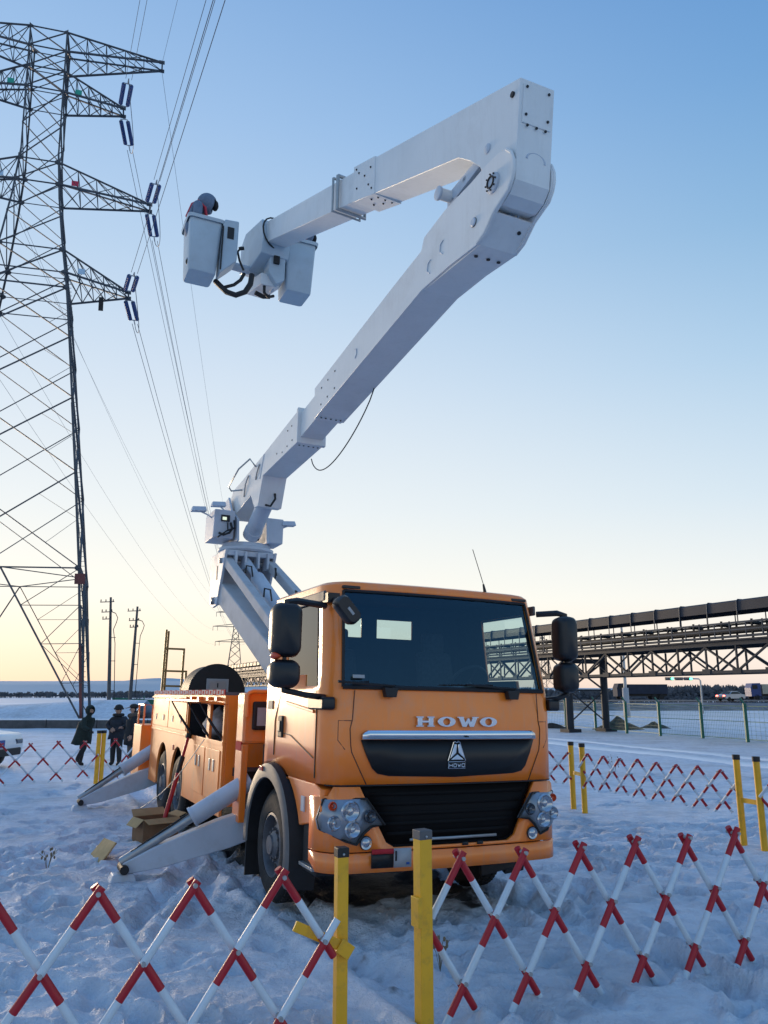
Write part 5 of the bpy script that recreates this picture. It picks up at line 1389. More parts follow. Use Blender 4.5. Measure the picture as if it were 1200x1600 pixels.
# ------------------------------------------------------------------ low wall, green net fence and bushes at the left
w = thing('concrete_wall', (0, 0, 0), 0, 'low dark concrete wall crossing the snow behind the men', 'wall')
x = -44.0
while x < -13:
    q = MB(); q.box((x, 49.0, -.3), (x + 2.96, 49.25, .48)); q.build('wall_slab', M['concrete'], w, False, .02)
    q = MB(); q.hexa([(x, 48.96, .48), (x + 2.96, 48.96, .48), (x + 2.96, 49.3, .48), (x, 49.3, .48), (x, 49.0, .56), (x + 2.96, 49.0, .56), (x + 2.96, 49.26, .56), (x, 49.26, .56)]); q.build('snow_cap', M['snow_pack'], w, False, .02)
    x += 3.0
g = thing('green_net_fence', (-33, 100, 0), 0, 'low green net fence far behind the utility poles', 'fence')
for i in range(9):
    q = MB(); q.box((i * 1.9 - .05, -.05, 0), (i * 1.9 + .05, .05, 1.5 + .2 * math.sin(i))); q.build('fence_post', M['fence_green'], g, False)
for i in range(8):
    z0 = 1.5 - .25 * math.sin(i * .5); q = MB(); q.hexa([(i * 1.9 + .06, -.02, .1), (i * 1.9 + 1.84, -.02, .1), (i * 1.9 + 1.84, .02, .1), (i * 1.9 + .06, .02, .1), (i * 1.9 + .06, -.02, z0), (i * 1.9 + 1.84, -.02, z0 - .05), (i * 1.9 + 1.84, .02, z0 - .05), (i * 1.9 + .06, .02, z0)]); q.build('net_panel', M['green_net'], g, False)

def bush(p, r, h, lab, n=420, m='tree', grp='bare bushes in the snow'):
    q = MB(); rg = random.Random(int(abs(p[0]) * 13 + r * 7))
    st = MB()
    for i in range(14):
        a = rg.uniform(0, 6.28); st.beam((0, 0, 0), (math.cos(a) * r * .6, math.sin(a) * r * .6, h * rg.uniform(.5, 1)), .02 * h)
    for i in range(n):
        a = rg.uniform(0, 6.28); rr = r * rg.random() ** .6; z = h * rg.uniform(.1, 1) * (1 - .45 * (rr / r) ** 2)
        c = Vector((math.cos(a) * rr, math.sin(a) * rr, z)); s = h * rg.uniform(.03, .08)
        u = Vector((rg.uniform(-1, 1), rg.uniform(-1, 1), rg.uniform(-1, 1))).normalized(); v = u.orthogonal()
        q.add([c - u * s, c + v * s * .4, c + u * s, c - v * s * .4], [(0, 1, 2, 3)])
    e = thing('bush', p, 0, lab, 'bush', grp)
    q.build('twigs', M[m], e, False); st.build('stem', M[m], e, False)
bush((-30.5, 62, .1), .9, .9, 'small dark bush on the snow bank left of the tower foot')
bush((-24.6, 78, 0), 1.8, 1.0, 'brown bush low in the snow right of the tower foot', 420, 'drygrass')
bush((-19.6, 76, 0), 1.6, 1.5, 'dark round bush beside the rear of the truck body')

def treeline(name, x0, x1, y, h, n, kind='stuff', dens=1.0, seed=3, lab=None):
    q = MB(); rg = random.Random(seed)
    for i in range(n):
        x = rg.uniform(x0, x1); yy = y + rg.uniform(-8, 8); hh = h * rg.uniform(.45, 1.1) * (1 + .35 * noise.noise((x * .03, y, 0)))
        q.tube([(x, yy, -.3), (x + rg.uniform(-.1, .1), yy, hh * .95)], .03, 3, radii=[.10, .03], caps=False)
        for k in range(7):
            z = hh * (.25 + .1 * k); a = rg.uniform(0, 6.28); L = hh * .75 * (1.1 - z / hh)
            q.add([(x, yy, z - .1 * hh), (x + math.cos(a) * L, yy + math.sin(a) * L, z + .10 * hh), (x + math.cos(a) * L * .5, yy + math.sin(a) * L * .5, z + .22 * hh)], [(0, 1, 2)])
            q.add([(x, yy, z - .12 * hh), (x - math.cos(a) * L, yy - math.sin(a) * L, z + .06 * hh), (x, yy, z + .2 * hh)], [(0, 1, 2)])
    return tag(q.build(name, M['tree'], None, False), lab or 'band of small dark trees along the horizon', 'trees', None, kind)
treeline('far_trees', 10, 190, 205, 3.2, 2600, seed=5, lab='band of young dark trees behind the road at the right')
treeline('far_trees', -330, -112, 400, 2.6, 1500, seed=8, lab='dark band of trees on the horizon at the left')
treeline('far_trees', -110, -40, 330, 2.2, 260, seed=9, lab='sparse low trees on the horizon behind the utility poles')

# ------------------------------------------------------------------ conveyor bridge at the right
cv = thing('conveyor_bridge', (10.1, 44.0, 0), math.atan2(11.7, -5.3), 'long dark steel conveyor bridge on a truss running behind the truck', 'bridge')
# local: x along the bridge (away from the camera), y to the left of travel; near side is -y ... width 2.6
L0, L1, WD = -26.0, 92.0, 2.4
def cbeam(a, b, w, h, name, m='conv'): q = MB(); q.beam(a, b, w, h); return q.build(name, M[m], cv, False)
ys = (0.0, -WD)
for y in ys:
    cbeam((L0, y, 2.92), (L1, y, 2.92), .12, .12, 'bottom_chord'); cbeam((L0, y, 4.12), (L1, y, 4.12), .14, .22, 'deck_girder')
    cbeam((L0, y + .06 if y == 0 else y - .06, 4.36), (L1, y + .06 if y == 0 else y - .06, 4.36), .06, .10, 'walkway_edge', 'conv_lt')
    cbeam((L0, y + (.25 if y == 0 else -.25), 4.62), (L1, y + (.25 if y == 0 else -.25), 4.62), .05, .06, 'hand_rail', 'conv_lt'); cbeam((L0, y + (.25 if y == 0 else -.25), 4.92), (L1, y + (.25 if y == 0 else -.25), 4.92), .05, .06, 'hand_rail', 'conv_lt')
n = 0; x = L0; P = 1.65
while x < L1 - P:
    for y in ys:
        cbeam((x, y, 2.92), (x, y, 4.0), .07, .07, 'truss_post')
        if n % 2 == 0: cbeam((x, y, 3.98), (x + P, y, 2.96), .10, .07, 'truss_diagonal')
        else: cbeam((x, y, 2.96), (x + P, y, 3.98), .10, .07, 'truss_diagonal')
        if y == 0:
            if n % 2 == 0: cbeam((x, y - .16, 2.96), (x + P, y - .16, 3.98), .07, .05, 'truss_counter')
            else: cbeam((x, y - .16, 3.98), (x + P, y - .16, 2.96), .07, .05, 'truss_counter')
            q = MB(); q.box((x - .22, -.02, 2.84), (x + .22, .08, 3.06)); q.build('gusset_plate', M['conv'], cv, False)
            cbeam((x, .25, 4.3), (x, .25, 4.98), .05, .05, 'rail_post', 'conv_lt')
            cbeam((x + P / 2, .25, 4.3), (x + P / 2, .25, 4.95), .04, .04, 'rail_post', 'conv_lt')
            cbeam((x, 0, 2.92), (x, -WD, 2.92), .07, .07, 'cross_tie')
    n += 1; x += P
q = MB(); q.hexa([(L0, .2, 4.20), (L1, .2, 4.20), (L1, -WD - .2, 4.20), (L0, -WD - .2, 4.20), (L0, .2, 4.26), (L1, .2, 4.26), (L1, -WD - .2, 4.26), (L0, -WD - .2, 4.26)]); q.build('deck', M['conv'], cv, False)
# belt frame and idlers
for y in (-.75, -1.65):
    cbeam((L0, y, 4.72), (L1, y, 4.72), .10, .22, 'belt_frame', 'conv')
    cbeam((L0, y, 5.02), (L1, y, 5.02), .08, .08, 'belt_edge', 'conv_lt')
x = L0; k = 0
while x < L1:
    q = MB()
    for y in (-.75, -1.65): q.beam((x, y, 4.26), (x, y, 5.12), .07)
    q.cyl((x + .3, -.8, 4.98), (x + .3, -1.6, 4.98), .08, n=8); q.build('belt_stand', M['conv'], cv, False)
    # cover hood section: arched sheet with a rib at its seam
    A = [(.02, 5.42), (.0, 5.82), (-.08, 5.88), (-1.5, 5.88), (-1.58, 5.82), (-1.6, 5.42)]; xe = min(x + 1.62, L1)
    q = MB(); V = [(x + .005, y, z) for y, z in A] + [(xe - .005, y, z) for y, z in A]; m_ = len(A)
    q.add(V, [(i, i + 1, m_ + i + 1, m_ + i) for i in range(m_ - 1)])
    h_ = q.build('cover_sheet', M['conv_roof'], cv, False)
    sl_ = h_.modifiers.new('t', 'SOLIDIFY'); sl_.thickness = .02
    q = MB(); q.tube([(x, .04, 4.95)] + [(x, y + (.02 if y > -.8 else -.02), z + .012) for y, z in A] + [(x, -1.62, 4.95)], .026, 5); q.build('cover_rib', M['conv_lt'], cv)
    x += 1.62; k += 1
def trestle(x):
    q = MB()
    for y in (0.0, -WD): q.cyl((x, y, -.3), (x, y, 4.0), .2, n=12); q.box((x - .4, y - .4, -.3), (x + .4, y + .4, .18))
    q.beam((x, 0, 3.75), (x, -WD, 3.75), .2, .25); q.beam((x, 0, 2.2), (x, -WD, 2.2), .1, .1); q.beam((x, 0, 3.7), (x, -WD, 2.2), .09, .07); q.beam((x, 0, 2.2), (x, -WD, 3.7), .09, .07); q.beam((x, 0, .5), (x, -WD, 2.2), .07, .05); q.beam((x, 0, 2.2), (x, -WD, .5), .07, .05)
    q.build('trestle', M['conv'], cv)
for x in (0.3, 26, 52, 78, -24): trestle(x)

# green mesh fence in front of the bridge
gf = thing('green_mesh_fence', (0, 0, 0), 0, 'green wire mesh fence with posts in front of the conveyor bridge', 'fence')
fp = [Vector((17.5, 28.5, 0)), Vector((15.5, 35.4, 0)), Vector((14.6, 38.0, 0)), Vector((13.5, 40.5, 0)), Vector((12.75, 43.5, 0)), Vector((11.9, 46.5, 0)), Vector((11.0, 50, 0)), Vector((9.5, 55, 0)), Vector((7.5, 61, 0))]
fp = [Vector((18.6, 26.2, 0))] + fp
for i, p in enumerate(fp):
    q = MB(); q.box((p.x - .06, p.y - .06, -.2), (p.x + .06, p.y + .06, 1.62)); q.beam((p.x, p.y, 1.6), (p.x - .12, p.y + .1, 1.85), .06); q.build('fence_post', M['fence_green'], gf, False)
for a, b in zip(fp[:-1], fp[1:]):
    q = MB(); d = b - a
    for z in (.12, .85, 1.5): q.beam(a + Vector((0, 0, z)), b + Vector((0, 0, z)), .03)
    n_ = 26
    for k in range(1, n_): q.beam(a + d * k / n_ + Vector((0, 0, .12)), a + d * k / n_ + Vector((0, 0, 1.5)), .008)
    for z in (.3, .48, .66, 1.03, 1.2, 1.36): q.beam(a + Vector((0, 0, z)), b + Vector((0, 0, z)), .008)
    q.build('mesh_panel', M['fence_green'], gf, False)
def mound(p, rx, ry, h, lab, name='soil_heap'):
    q = MB(); V = []; F = []; nr, na = 7, 24
    for i in range(nr + 1):
        for k in range(na):
            a = 2 * math.pi * k / na; r = i / nr
            V.append((math.cos(a) * rx * r, math.sin(a) * ry * r, h * (1 - r) ** 1.3 * (1 + .5 * noise.noise((math.cos(a) * r * 3, math.sin(a) * r * 3, p[0]))) - .1 * r))
    for i in range(nr):
        for k in range(na): F.append((i * na + k, i * na + (k + 1) % na, (i + 1) * na + (k + 1) % na, (i + 1) * na + k))
    q.add(V, F); o = q.build(name, M['soil'], None, True, loc=p); return tag(o, lab, 'soil heap', 'soil heaps in the snow')
mound((13.4, 47.5, -.02), 2.0, 1.3, .75, 'dark heap of soil between the trestle foot and the green fence')
mound((16.2, 49.5, -.02), 1.4, .8, .4, 'small dark soil heap right of the larger one')
mound((10.0, 49, -.02), 1.6, .8, .35, 'flat brown soil heap left of the trestle foot')

# street light mast and signal beyond the bridge
ms = thing('light_mast', (21.5, 73, 0), 0, 'slim grey mast standing behind the conveyor truss', 'mast')
q = MB(); q.tube([(0, 0, -.2), (0, 0, 2.5)], .3, 10, radii=[.30, .28]); q.build('mast_base', M['label_grey'], ms)
q = MB(); q.tube([(0, 0, 2.5), (0, 0, 9)], .12, 8, radii=[.16, .10]); q.build('mast_pole', M['steel'], ms)
tl_ = thing('traffic_light', (35.6, 92, 0), 0, 'traffic signal on a cantilever arm with two green lights', 'traffic light')
q = MB(); q.tube([(0, 0, -.2), (0, 0, 3.4)], .10, 8); q.tube([(0, 0, 3.4), (-.15, 0, 3.6), (-3.9, 0, 3.72)], .07, 8); q.build('signal_arm', M['steel'], tl_)
for x, lit in ((-1.3, 1), (-2.3, 0), (-3.4, 1)):
    q = MB(); q.box((x - .55, -.12, 3.45), (x + .35, .12, 3.78)); hd2 = q.build('signal_head', M['black'], tl_, False, .03)
    for k in range(3):
        q = MB(); q.lathe([(.0, .0), (.12, .0), (.13, .05), (0, .06)], (x - .4 + k * .3, -.12, 3.62), (0, -1, 0), 10); q.build('signal_lens', M['greenlight'] if lit and k == 2 else M['lamp_dark'], hd2)

# vehicles on the far road
def car(p, yaw, lab, paint, tail=False, extra=None):
    e = thing('parked_car' if not tail else 'road_car', p, yaw, lab, 'car')
    side = [(-2.15, .35), (-2.2, .75), (-2.05, .92), (-1.2, 1.0), (-.55, 1.42), (.75, 1.45), (1.5, 1.02), (2.1, .95), (2.2, .7), (2.15, .35)]
    q = MB(); n = len(side); Vv = []
    for yy, s_ in ((-.86, .97), (-.70 - .16, 1), (.86, 1), (.86, .97)): pass
    def ring(y, ins): return [(x, y * (1 - ins * max(0, (z - .95))), z) for x, z in side]
    q.prism(ring(-.88, .35), ring(.88, .35)); q.build('car_body', M[paint], e, True, .05)
    win = [(-1.05, 1.02), (-.52, 1.36), (.72, 1.38), (1.3, 1.05)]
    for s_ in (-1, 1):
        q = MB(); q.prism([(x, s_ * (.89 * (1 - .35 * (z - .95))), z) for x, z in win], [(x, s_ * (.885 * (1 - .35 * (z - .95))) - s_ * .02, z) for x, z in win]); q.build('side_window', M['black_gloss'], e, False)
    q = MB(); q.hexa([(1.50, -.72, 1.04), (1.50, .72, 1.04), (1.46, .72, 1.06), (1.46, -.72, 1.06), (.82, -.64, 1.425), (.82, .64, 1.425), (.80, .64, 1.44), (.80, -.64, 1.44)]); q.build('windscreen', M['black_gloss'], e, False)
    q = MB(); q.hexa([(-1.24, -.72, 1.03), (-1.24, .72, 1.03), (-1.2, .72, 1.05), (-1.2, -.72, 1.05), (-.60, -.64, 1.41), (-.60, .64, 1.41), (-.58, .64, 1.43), (-.58, -.64, 1.43)]); q.build('rear_window', M['black_gloss'], e, False)
    for x in (-1.35, 1.35):
        for s_ in (-1, 1):
            q = MB(); q.lathe([(0, 0), (.2, 0), (.22, -.02), (.31, -.01), (.325, .05), (.325, .18), (.3, .2), (0, .2)], (x, s_ * .9, .325), (0, -s_, 0), 20); q.build('wheel', M['rubber'], e)
    for s_ in (-1, 1):
        q = MB(); q.box((-2.215, s_ * .62 - .16, .70), (-2.15, s_ * .62 + .16, .86)); q.build('tail_lamp', M['taillight'] if tail else M['lamp_amber'], e, False, .02)
        q = MB(); q.box((2.12, s_ * .62 - .18, .66), (2.215, s_ * .62 + .18, .80)); q.build('headlamp', M['lamp_dark'], e, False, .03)
    q = MB(); q.box((2.12, -.7, .36), (2.23, .7, .56)); q.build('bumper', M['black'], e, False, .03); q = MB(); q.box((-2.23, -.7, .36), (-2.12, .7, .56)); q.build('bumper', M['black'], e, False, .03)
    if extra:
        q = MB(); q.box((1.62, -.892, .60), (2.02, -.884, .80)); q.build('blue_mark', M['carblue'], e, False); q = MB(); q.box((2.17, -.55, .60), (2.222, -.2, .80)); q.build('blue_mark', M['carblue'], e, False)
    return e
car((51.5, 122, .87), R(28), 'silver car with lit red tail lights on the far road', 'carsilver', True)
def lorry(p, yaw, lab, cabm, cargom, L=9):
    e = thing('lorry', p, yaw, lab, 'lorry', 'lorries on the far road')
    q = MB(); q.yz([(0, 0), (0, 0)], 0, 0) if False else None
    q = MB(); q.prism([(x, -1.2, z) for x, z in ((-L / 2, .9), (-L / 2 - .05, 2.1), (-L / 2 + .3, 2.9), (-L / 2 + 1.8, 2.95), (-L / 2 + 1.85, .6), (-L / 2, .55))], [(x, 1.2, z) for x, z in ((-L / 2, .9), (-L / 2 - .05, 2.1), (-L / 2 + .3, 2.9), (-L / 2 + 1.8, 2.95), (-L / 2 + 1.85, .6), (-L / 2, .55))]); q.build('lorry_cab', M[cabm], e, False, .06)
    q = MB(); q.box((-L / 2 + 2.1, -1.22, 1.0), (L / 2, 1.22, 2.75)); q.build('cargo_box', M[cargom], e, False, .04)
    q = MB(); q.box((-L / 2 + .25, -1.215, 1.9), (-L / 2 + 1.2, -1.205, 2.6)); q.build('cab_window', M['black_gloss'], e, False)
    q = MB(); q.box((-L / 2 + .4, -.9, .6), (L / 2, .9, 1.0)); q.build('frame', M['dark_steel'], e, False)
    for x in (-L / 2 + 1.0, L / 2 - 1.2, L / 2 - 2.5):
        for s_ in (-1, 1):
            q = MB(); q.lathe([(0, 0), (.45, 0), (.52, .06), (.52, .25), (0, .3)], (x, s_ * 1.2, .52), (0, -s_, 0), 18); q.build('wheel', M['rubber'], e)
lorry((47.5, 152, .87), R(4), 'dark lorry with a long tarpaulin cargo box on the far road', 'tarp', 'tarp', 9.5)
lorry((71.5, 150, .87), R(3), 'lorry with a blue cab and cream cargo box at the right edge', 'truckblue', 'cargo', 10)
car((-12.66, 23.3, -.02), R(-4), 'white car with a blue marking cut by the left edge of the picture', 'carwhite', extra=True)

# ------------------------------------------------------------------ red and white folding barriers
def barrier(path, lab, p=.49, rows=3, zt=.955, dz=.385, r=.024, phase=.5, grp='red and white folding barriers round the truck'):
    a, b = Vector(path[0]), Vector(path[1]); L = (b - a).length; d = (b - a).normalized(); n = Vector((-d.y, d.x))
    e = thing('folding_barrier', (a.x, a.y, 0), math.atan2(d.y, d.x), lab, 'barrier', grp)
    zbot = zt - dz * (rows - .42)
    k = -rows
    while (k + phase) * p < L + rows * p:
        u0 = (k + phase) * p
        for s in (-1, 1):
            off = -.032 if s < 0 else .032
            slope = s * (p / 2) / dz              # du per metre of drop
            t0, t1 = -.028, zt - zbot              # drop range
            # clip to the section
            lo, hi = t0, t1
            for lim, sg in ((0.0, -1), (L, 1)):
                tc = (lim - u0) / slope
                if slope * sg > 0: hi = min(hi, tc)
                else: lo = max(lo, tc)
            if hi - lo < .12: continue
            q = MB()
            cuts = sorted(set([lo, hi] + [dz * j for j in range(rows + 1) if lo < dz * j < hi] + [dz * (j + .44) for j in range(rows + 1) if lo < dz * (j + .44) < hi]))
            pt = lambda t: Vector((u0 + slope * t, off, zt - t + .012 * math.sin(u0 * 5.0)))
            for c0, c1 in zip(cuts[:-1], cuts[1:]):
                m = (c0 + c1) / 2; ph_ = (m / dz) % 1 if m > 0 else 0
                q.tube([pt(c0), pt(c1)], r, 8, mi=0 if ph_ < .44 else 1)
            q.build('bar', [M['red'], M['white']], e, True, angle=50)
        for j in range(rows):
            u = u0 + (p / 2 if j % 2 else 0)
            if 0 < u < L:
                q = MB(); q.cyl((u, -.066, zt - dz * j), (u, .066, zt - dz * j), .014, n=8); q.build('rivet', M['steel'], e)
        k += 1
    return e
barrier([(-3.3, 4.16), (-.30, 5.42)], 'red and white folding barrier at the lower left in front of the outrigger', p=.535, phase=.42)
barrier([(.30, 5.76), (3.3, 7.06)], 'red and white folding barrier in front of the bumper right of the wide yellow post', p=.50, phase=.47)
barrier([(3.3, 7.06), (6.6, 9.0)], 'red and white folding barrier at the right edge of the picture', p=.50, phase=.47)
barrier([(3.52, 15.0), (4.93, 11.65)], 'red and white folding barrier between the two pairs of round yellow posts', p=.44, dz=.21, r=.02)
barrier([(5.0, 11.2), (7.6, 8.8)], 'red and white folding barrier running right from the nearer pair of posts', p=.44, dz=.26, r=.02)
barrier([(.9, 18.2), (3.42, 15.4)], 'red and white folding barrier showing between the cab and the farther pair of posts', p=.44, dz=.21, r=.02)
barrier([(-10.2, 15.9), (-6.66, 19.4)], 'red and white folding barrier in front of the walking man', p=.62, dz=.32, r=.02)
barrier([(-6.58, 19.5), (-3.9, 21.9)], 'red and white folding barrier in front of the two standing men', p=.58, dz=.34, r=.02)

def square_post(x, y, h, w, lab, capm, yaw, latch=False):
    e = thing('yellow_post', (x, y, 0), yaw, lab, 'post', 'yellow barrier posts')
    q = MB(); q.box((-w / 2, -w / 2, -.35), (w / 2, w / 2, h - .05)); q.build('post_tube', M['yellow'], e, False, .006)
    q = MB(); q.box((-w / 2 - .003, -w / 2 - .003, h - .06), (w / 2 + .003, w / 2 + .003, h)); q.build('cap', M[capm], e, False, .006)
    q = MB(); q.ball((0, -w / 2 - .004, h - .04), .009, 8, 6); q.build('rivet', M['steel'], e)
    if latch:
        q = MB(); q.beam((-.01, -w / 2 - .012, .50), (-.33, -w / 2 - .03, .655), .02, .062); q.build('latch_arm', M['yellow'], e, False, .004)
        q = MB(); q.beam((-.02, -w / 2 - .03, .45), (.03, -w / 2 - .03, .52), .02, .10); q.build('latch_plate', M['yellow'], e, False, .004)
    else:
        q = MB(); q.box((-w / 2 - .03, -w / 2 - .02, .58), (-w / 2 + .0, .03, .76)); q.build('latch_plate', M['yellow'], e, False, .004)
square_post(-.275, 5.55, 1.075, .074, 'slim yellow square post with black cap and latch arm in front of the headlamp', 'black', R(24), True)
square_post(.255, 5.66, 1.165, .092, 'wider yellow square post with grey cap in front of the lower grille', 'grey_plastic', R(30))
def round_pair(x, y, yaw, gap, h, lab, r=.045):
    e = thing('yellow_post_pair', (x, y, 0), yaw, lab, 'post', 'pairs of yellow barrier posts')
    for s in (-1, 1):
        q = MB(); q.cyl((s * gap / 2, 0, -.35), (s * gap / 2, 0, h), r, n=16); t = q.build('post_tube', M['yellow'], e)
        q = MB(); q.cyl((s * gap / 2, 0, h - .02), (s * gap / 2, 0, h + .045), r + .006, n=16); q.build('cap', M['black'], t)
    q = MB(); q.beam((-gap / 2, 0, .62), (gap / 2, 0, .62), .03, .06); q.build('cross_bar', M['yellow'], e, False)
round_pair(4.95, 11.42, R(-70), .36, 1.17, 'nearer pair of round yellow posts joined by a short bar at the right')
round_pair(3.52, 15.25, R(-80), .5, 1.12, 'farther pair of round yellow posts beside the cab in the snow', .05)
round_pair(-6.62, 19.45, R(40), .115, 1.15, 'close pair of yellow posts between the walking man and the standing men', .05)

# ------------------------------------------------------------------ cartons, jack handle, weeds
RTm = Matrix.Translation((TX, TY, 0)) @ truck.rotation_euler.to_matrix().to_4x4()
def tw_(x, y, z): return RTm @ Vector((x, y, z))
c = to_world(-1.68, 5.45); cb = thing('cardboard_box', (c.x, c.y, 0), R(38), 'open brown cardboard box in the snow beside the rear wheels', 'box')
for nm_, lo_, hi_ in (('box_side', (-.26, -.20, 0), (.26, -.194, .32)), ('box_side', (-.26, .194, 0), (.26, .20, .32)), ('box_side', (-.26, -.193, 0), (-.254, .193, .32)), ('box_side', (.254, -.193, 0), (.26, .193, .32)), ('box_bottom', (-.253, -.193, .01), (.253, .193, .016))):
    q = MB(); q.box(lo_, hi_); q.build(nm_, M['cardboard'], cb, False)
for A in ([(-.26, -.20, .32), (.26, -.20, .32), (.24, -.34, .27), (-.24, -.34, .27)], [(-.26, .20, .32), (.26, .20, .32), (.24, .33, .40), (-.24, .33, .40)], [(.26, -.20, .32), (.26, .20, .32), (.38, .18, .36), (.38, -.18, .36)], [(-.26, -.20, .32), (-.26, .20, .32), (-.36, .18, .22), (-.36, -.18, .22)]):
    q = MB(); q.prism(A, [(x, y, z + .006) for x, y, z in A]); q.build('box_flap', M['card_pale'], cb, False)
c = to_world(-2.50, 4.42); fl_ = thing('flattened_carton', (c.x, c.y, 0), R(122), 'pale flattened carton lying tilted in the snow near the front outrigger', 'carton')
q = MB(); q.hexa([(-.30, .06, .0), (.30, .06, .0), (.30, .09, .0), (-.30, .09, .0), (-.30, -.10, .22), (.30, -.10, .19), (.30, -.085, .20), (-.30, -.085, .23)]); q.build('carton_panel', M['card_pale'], fl_, False)
q = MB(); q.prism([(-.30, .08, .0), (-.30, -.09, .22), (-.38, -.05, .20), (-.38, .1, .02)], [(-.306, .08, .0), (-.306, -.09, .22), (-.386, -.05, .20), (-.386, .1, .02)]); q.build('carton_flap', M['cardboard'], fl_, False)
jh = thing('telescopic_rod', (0, 0, 0), 0, 'red and black telescopic rod leaning from the box to the truck side', 'rod')
p0, p1 = tw_(-1.58, 5.35, .28), tw_(-1.275, 5.55, 1.43); jh.location = p0; d_ = p1 - p0
q = MB(); q.cyl((0, 0, 0), d_ * .52, .032, n=12); q.build('rod_sleeve', M['red'], jh)
q = MB(); q.cyl(d_ * .52, d_ * .72, .036, n=12); q.build('rod_grip', M['black'], jh)
q = MB(); q.cyl(d_ * .72, d_ * .96, .022, n=12); q.build('rod_tip', M['red'], jh)
q = MB(); q.cyl(d_ * .95, d_, .045, n=12); q.build('rod_head', M['black'], jh)
q = MB(); a, b = tw_(-1.27, 4.55, 1.40), tw_(-1.85, 5.9, .35)
q.tube([a.lerp(b, t / 10) - Vector((0, 0, .12 * math.sin(math.pi * t / 10))) for t in range(11)], .006, 5); o = q.build('thin_rope', M['label_grey'], None); tag(o, 'thin pale rope hanging from the open locker to the cardboard box', 'rope')
def weed(x, y, h, lab):
    q = MB(); rg = random.Random(int(x * 31 + y * 7))
    for k in range(7):
        a = rg.uniform(0, 6.28); q.tube([(0, 0, -.03), (math.cos(a) * h * .15, math.sin(a) * h * .15, h * .5), (math.cos(a) * h * .4, math.sin(a) * h * .4, h * rg.uniform(.7, 1))], .003, 4)
    for k in range(10):
        a = rg.uniform(0, 6.28); c = Vector((math.cos(a) * h * .25, math.sin(a) * h * .25, h * rg.uniform(.4, .9))); q.ball(c, (.012, .012, .02), 5, 4)
    o = q.build('dry_weed', M['drygrass'], None, loc=(x, y, 0)); tag(o, lab, 'weed', 'dry weeds in the snow')
weed(-4.0, 10.2, .28, 'small dry weed standing in the snow left of the front outrigger foot')
weed(.43, 6.75, .22, 'dry weed in the snow behind the wide yellow post')
weed(5.9, 21.5, .5, 'thin dry weed in the snow beyond the right-hand barrier')

# ------------------------------------------------------------------ people
def person(name, loc, yaw, J, E, lab, mats, zones, group=None, extra=None, par_rot=None):
    """J: joint -> (pos, radius); E: edges; root pelvis. Skin + subdivision, then materials by zone"""
    keys = list(J); me = bpy.data.meshes.new('skel')
    me.from_pydata([J[k][0] for k in keys], [(keys.index(a), keys.index(b)) for a, b in E], [])
    o = bpy.data.objects.new('skel', me); col.objects.link(o)
    sk_ = o.modifiers.new('skin', 'SKIN'); sk_.use_smooth_shade = True; sk_.branch_smoothing = .6
    for i, k in enumerate(keys):
        v = me.skin_vertices[0].data[i]; r = J[k][1]; v.radius = r if hasattr(r, '__len__') else (r, r); v.use_root = (k == 'pelvis')
    ss = o.modifiers.new('sub', 'SUBSURF'); ss.levels = 2; ss.render_levels = 2
    dg = bpy.context.evaluated_depsgraph_get(); m2 = bpy.data.meshes.new_from_object(o.evaluated_get(dg))
    bpy.data.objects.remove(o)
    e = thing('person', loc, yaw, lab, 'person', group)
    m2.name = 'body'; m2.materials.clear()
    for m in mats: m2.materials.append(M[m])
    for p in m2.polygons:
        p.material_index = zones(p.center); p.use_smooth = True
    b = bpy.data.objects.new('body', m2); col.objects.link(b); b.parent = e
    return e, b
def hand(e, p, d, palm, m='skin'):
    """palm with four fingers and a thumb, slightly curled; d along the fingers, palm = palm normal"""
    p, d, pn = Vector(p), Vector(d).normalized(), Vector(palm).normalized(); s = d.cross(pn).normalized(); q = MB()
    q.hexa([p - s * .035 - pn * .012, p + s * .035 - pn * .012, p + s * .035 + pn * .014, p - s * .035 + pn * .014] + [p + d * .09 - s * .042 - pn * .012, p + d * .09 + s * .042 - pn * .012, p + d * .09 + s * .042 + pn * .012, p + d * .09 - s * .042 + pn * .012])
    for k, L in zip((-.032, -.011, .011, .031), (.062, .075, .07, .055)):
        a = p + d * .085 + s * k; b_ = a + d * L * .5 + pn * .012; c_ = b_ + d * L * .35 + pn * .03; q.tube([a, b_, c_], .0095, 6)
    a = p + d * .03 - s * .036; q.tube([a, a - s * .03 + d * .03 + pn * .012, a - s * .03 + d * .062 + pn * .03], .011, 6)
    return q.build('hand', M[m], e)
def face(e, c, f, up, r=.1):
    c, f, up = Vector(c), Vector(f).normalized(), Vector(up).normalized(); s = f.cross(up).normalized(); q = MB()
    q.ball(c + f * r * .98 - up * .01, (.014, .014, .024), 8, 6)
    q.tube([c + f * r * .93 - up * .05 - s * .022, c + f * r * .97 - up * .052, c + f * r * .93 - up * .05 + s * .022], .006, 5, mi=1)
    for k in (-1, 1):
        q.ball(c + f * r * .90 + s * k * .034 + up * .018, (.012, .012, .009), 8, 6, mi=2); q.ball(c + s * k * r * .98 - up * .01, (.015, .02, .032), 8, 6)
    M.setdefault('lip', mat('lip', (.30, .12, .10), .6))
    return q.build('face', [M['skin'], M['lip'], M['hair']], e)
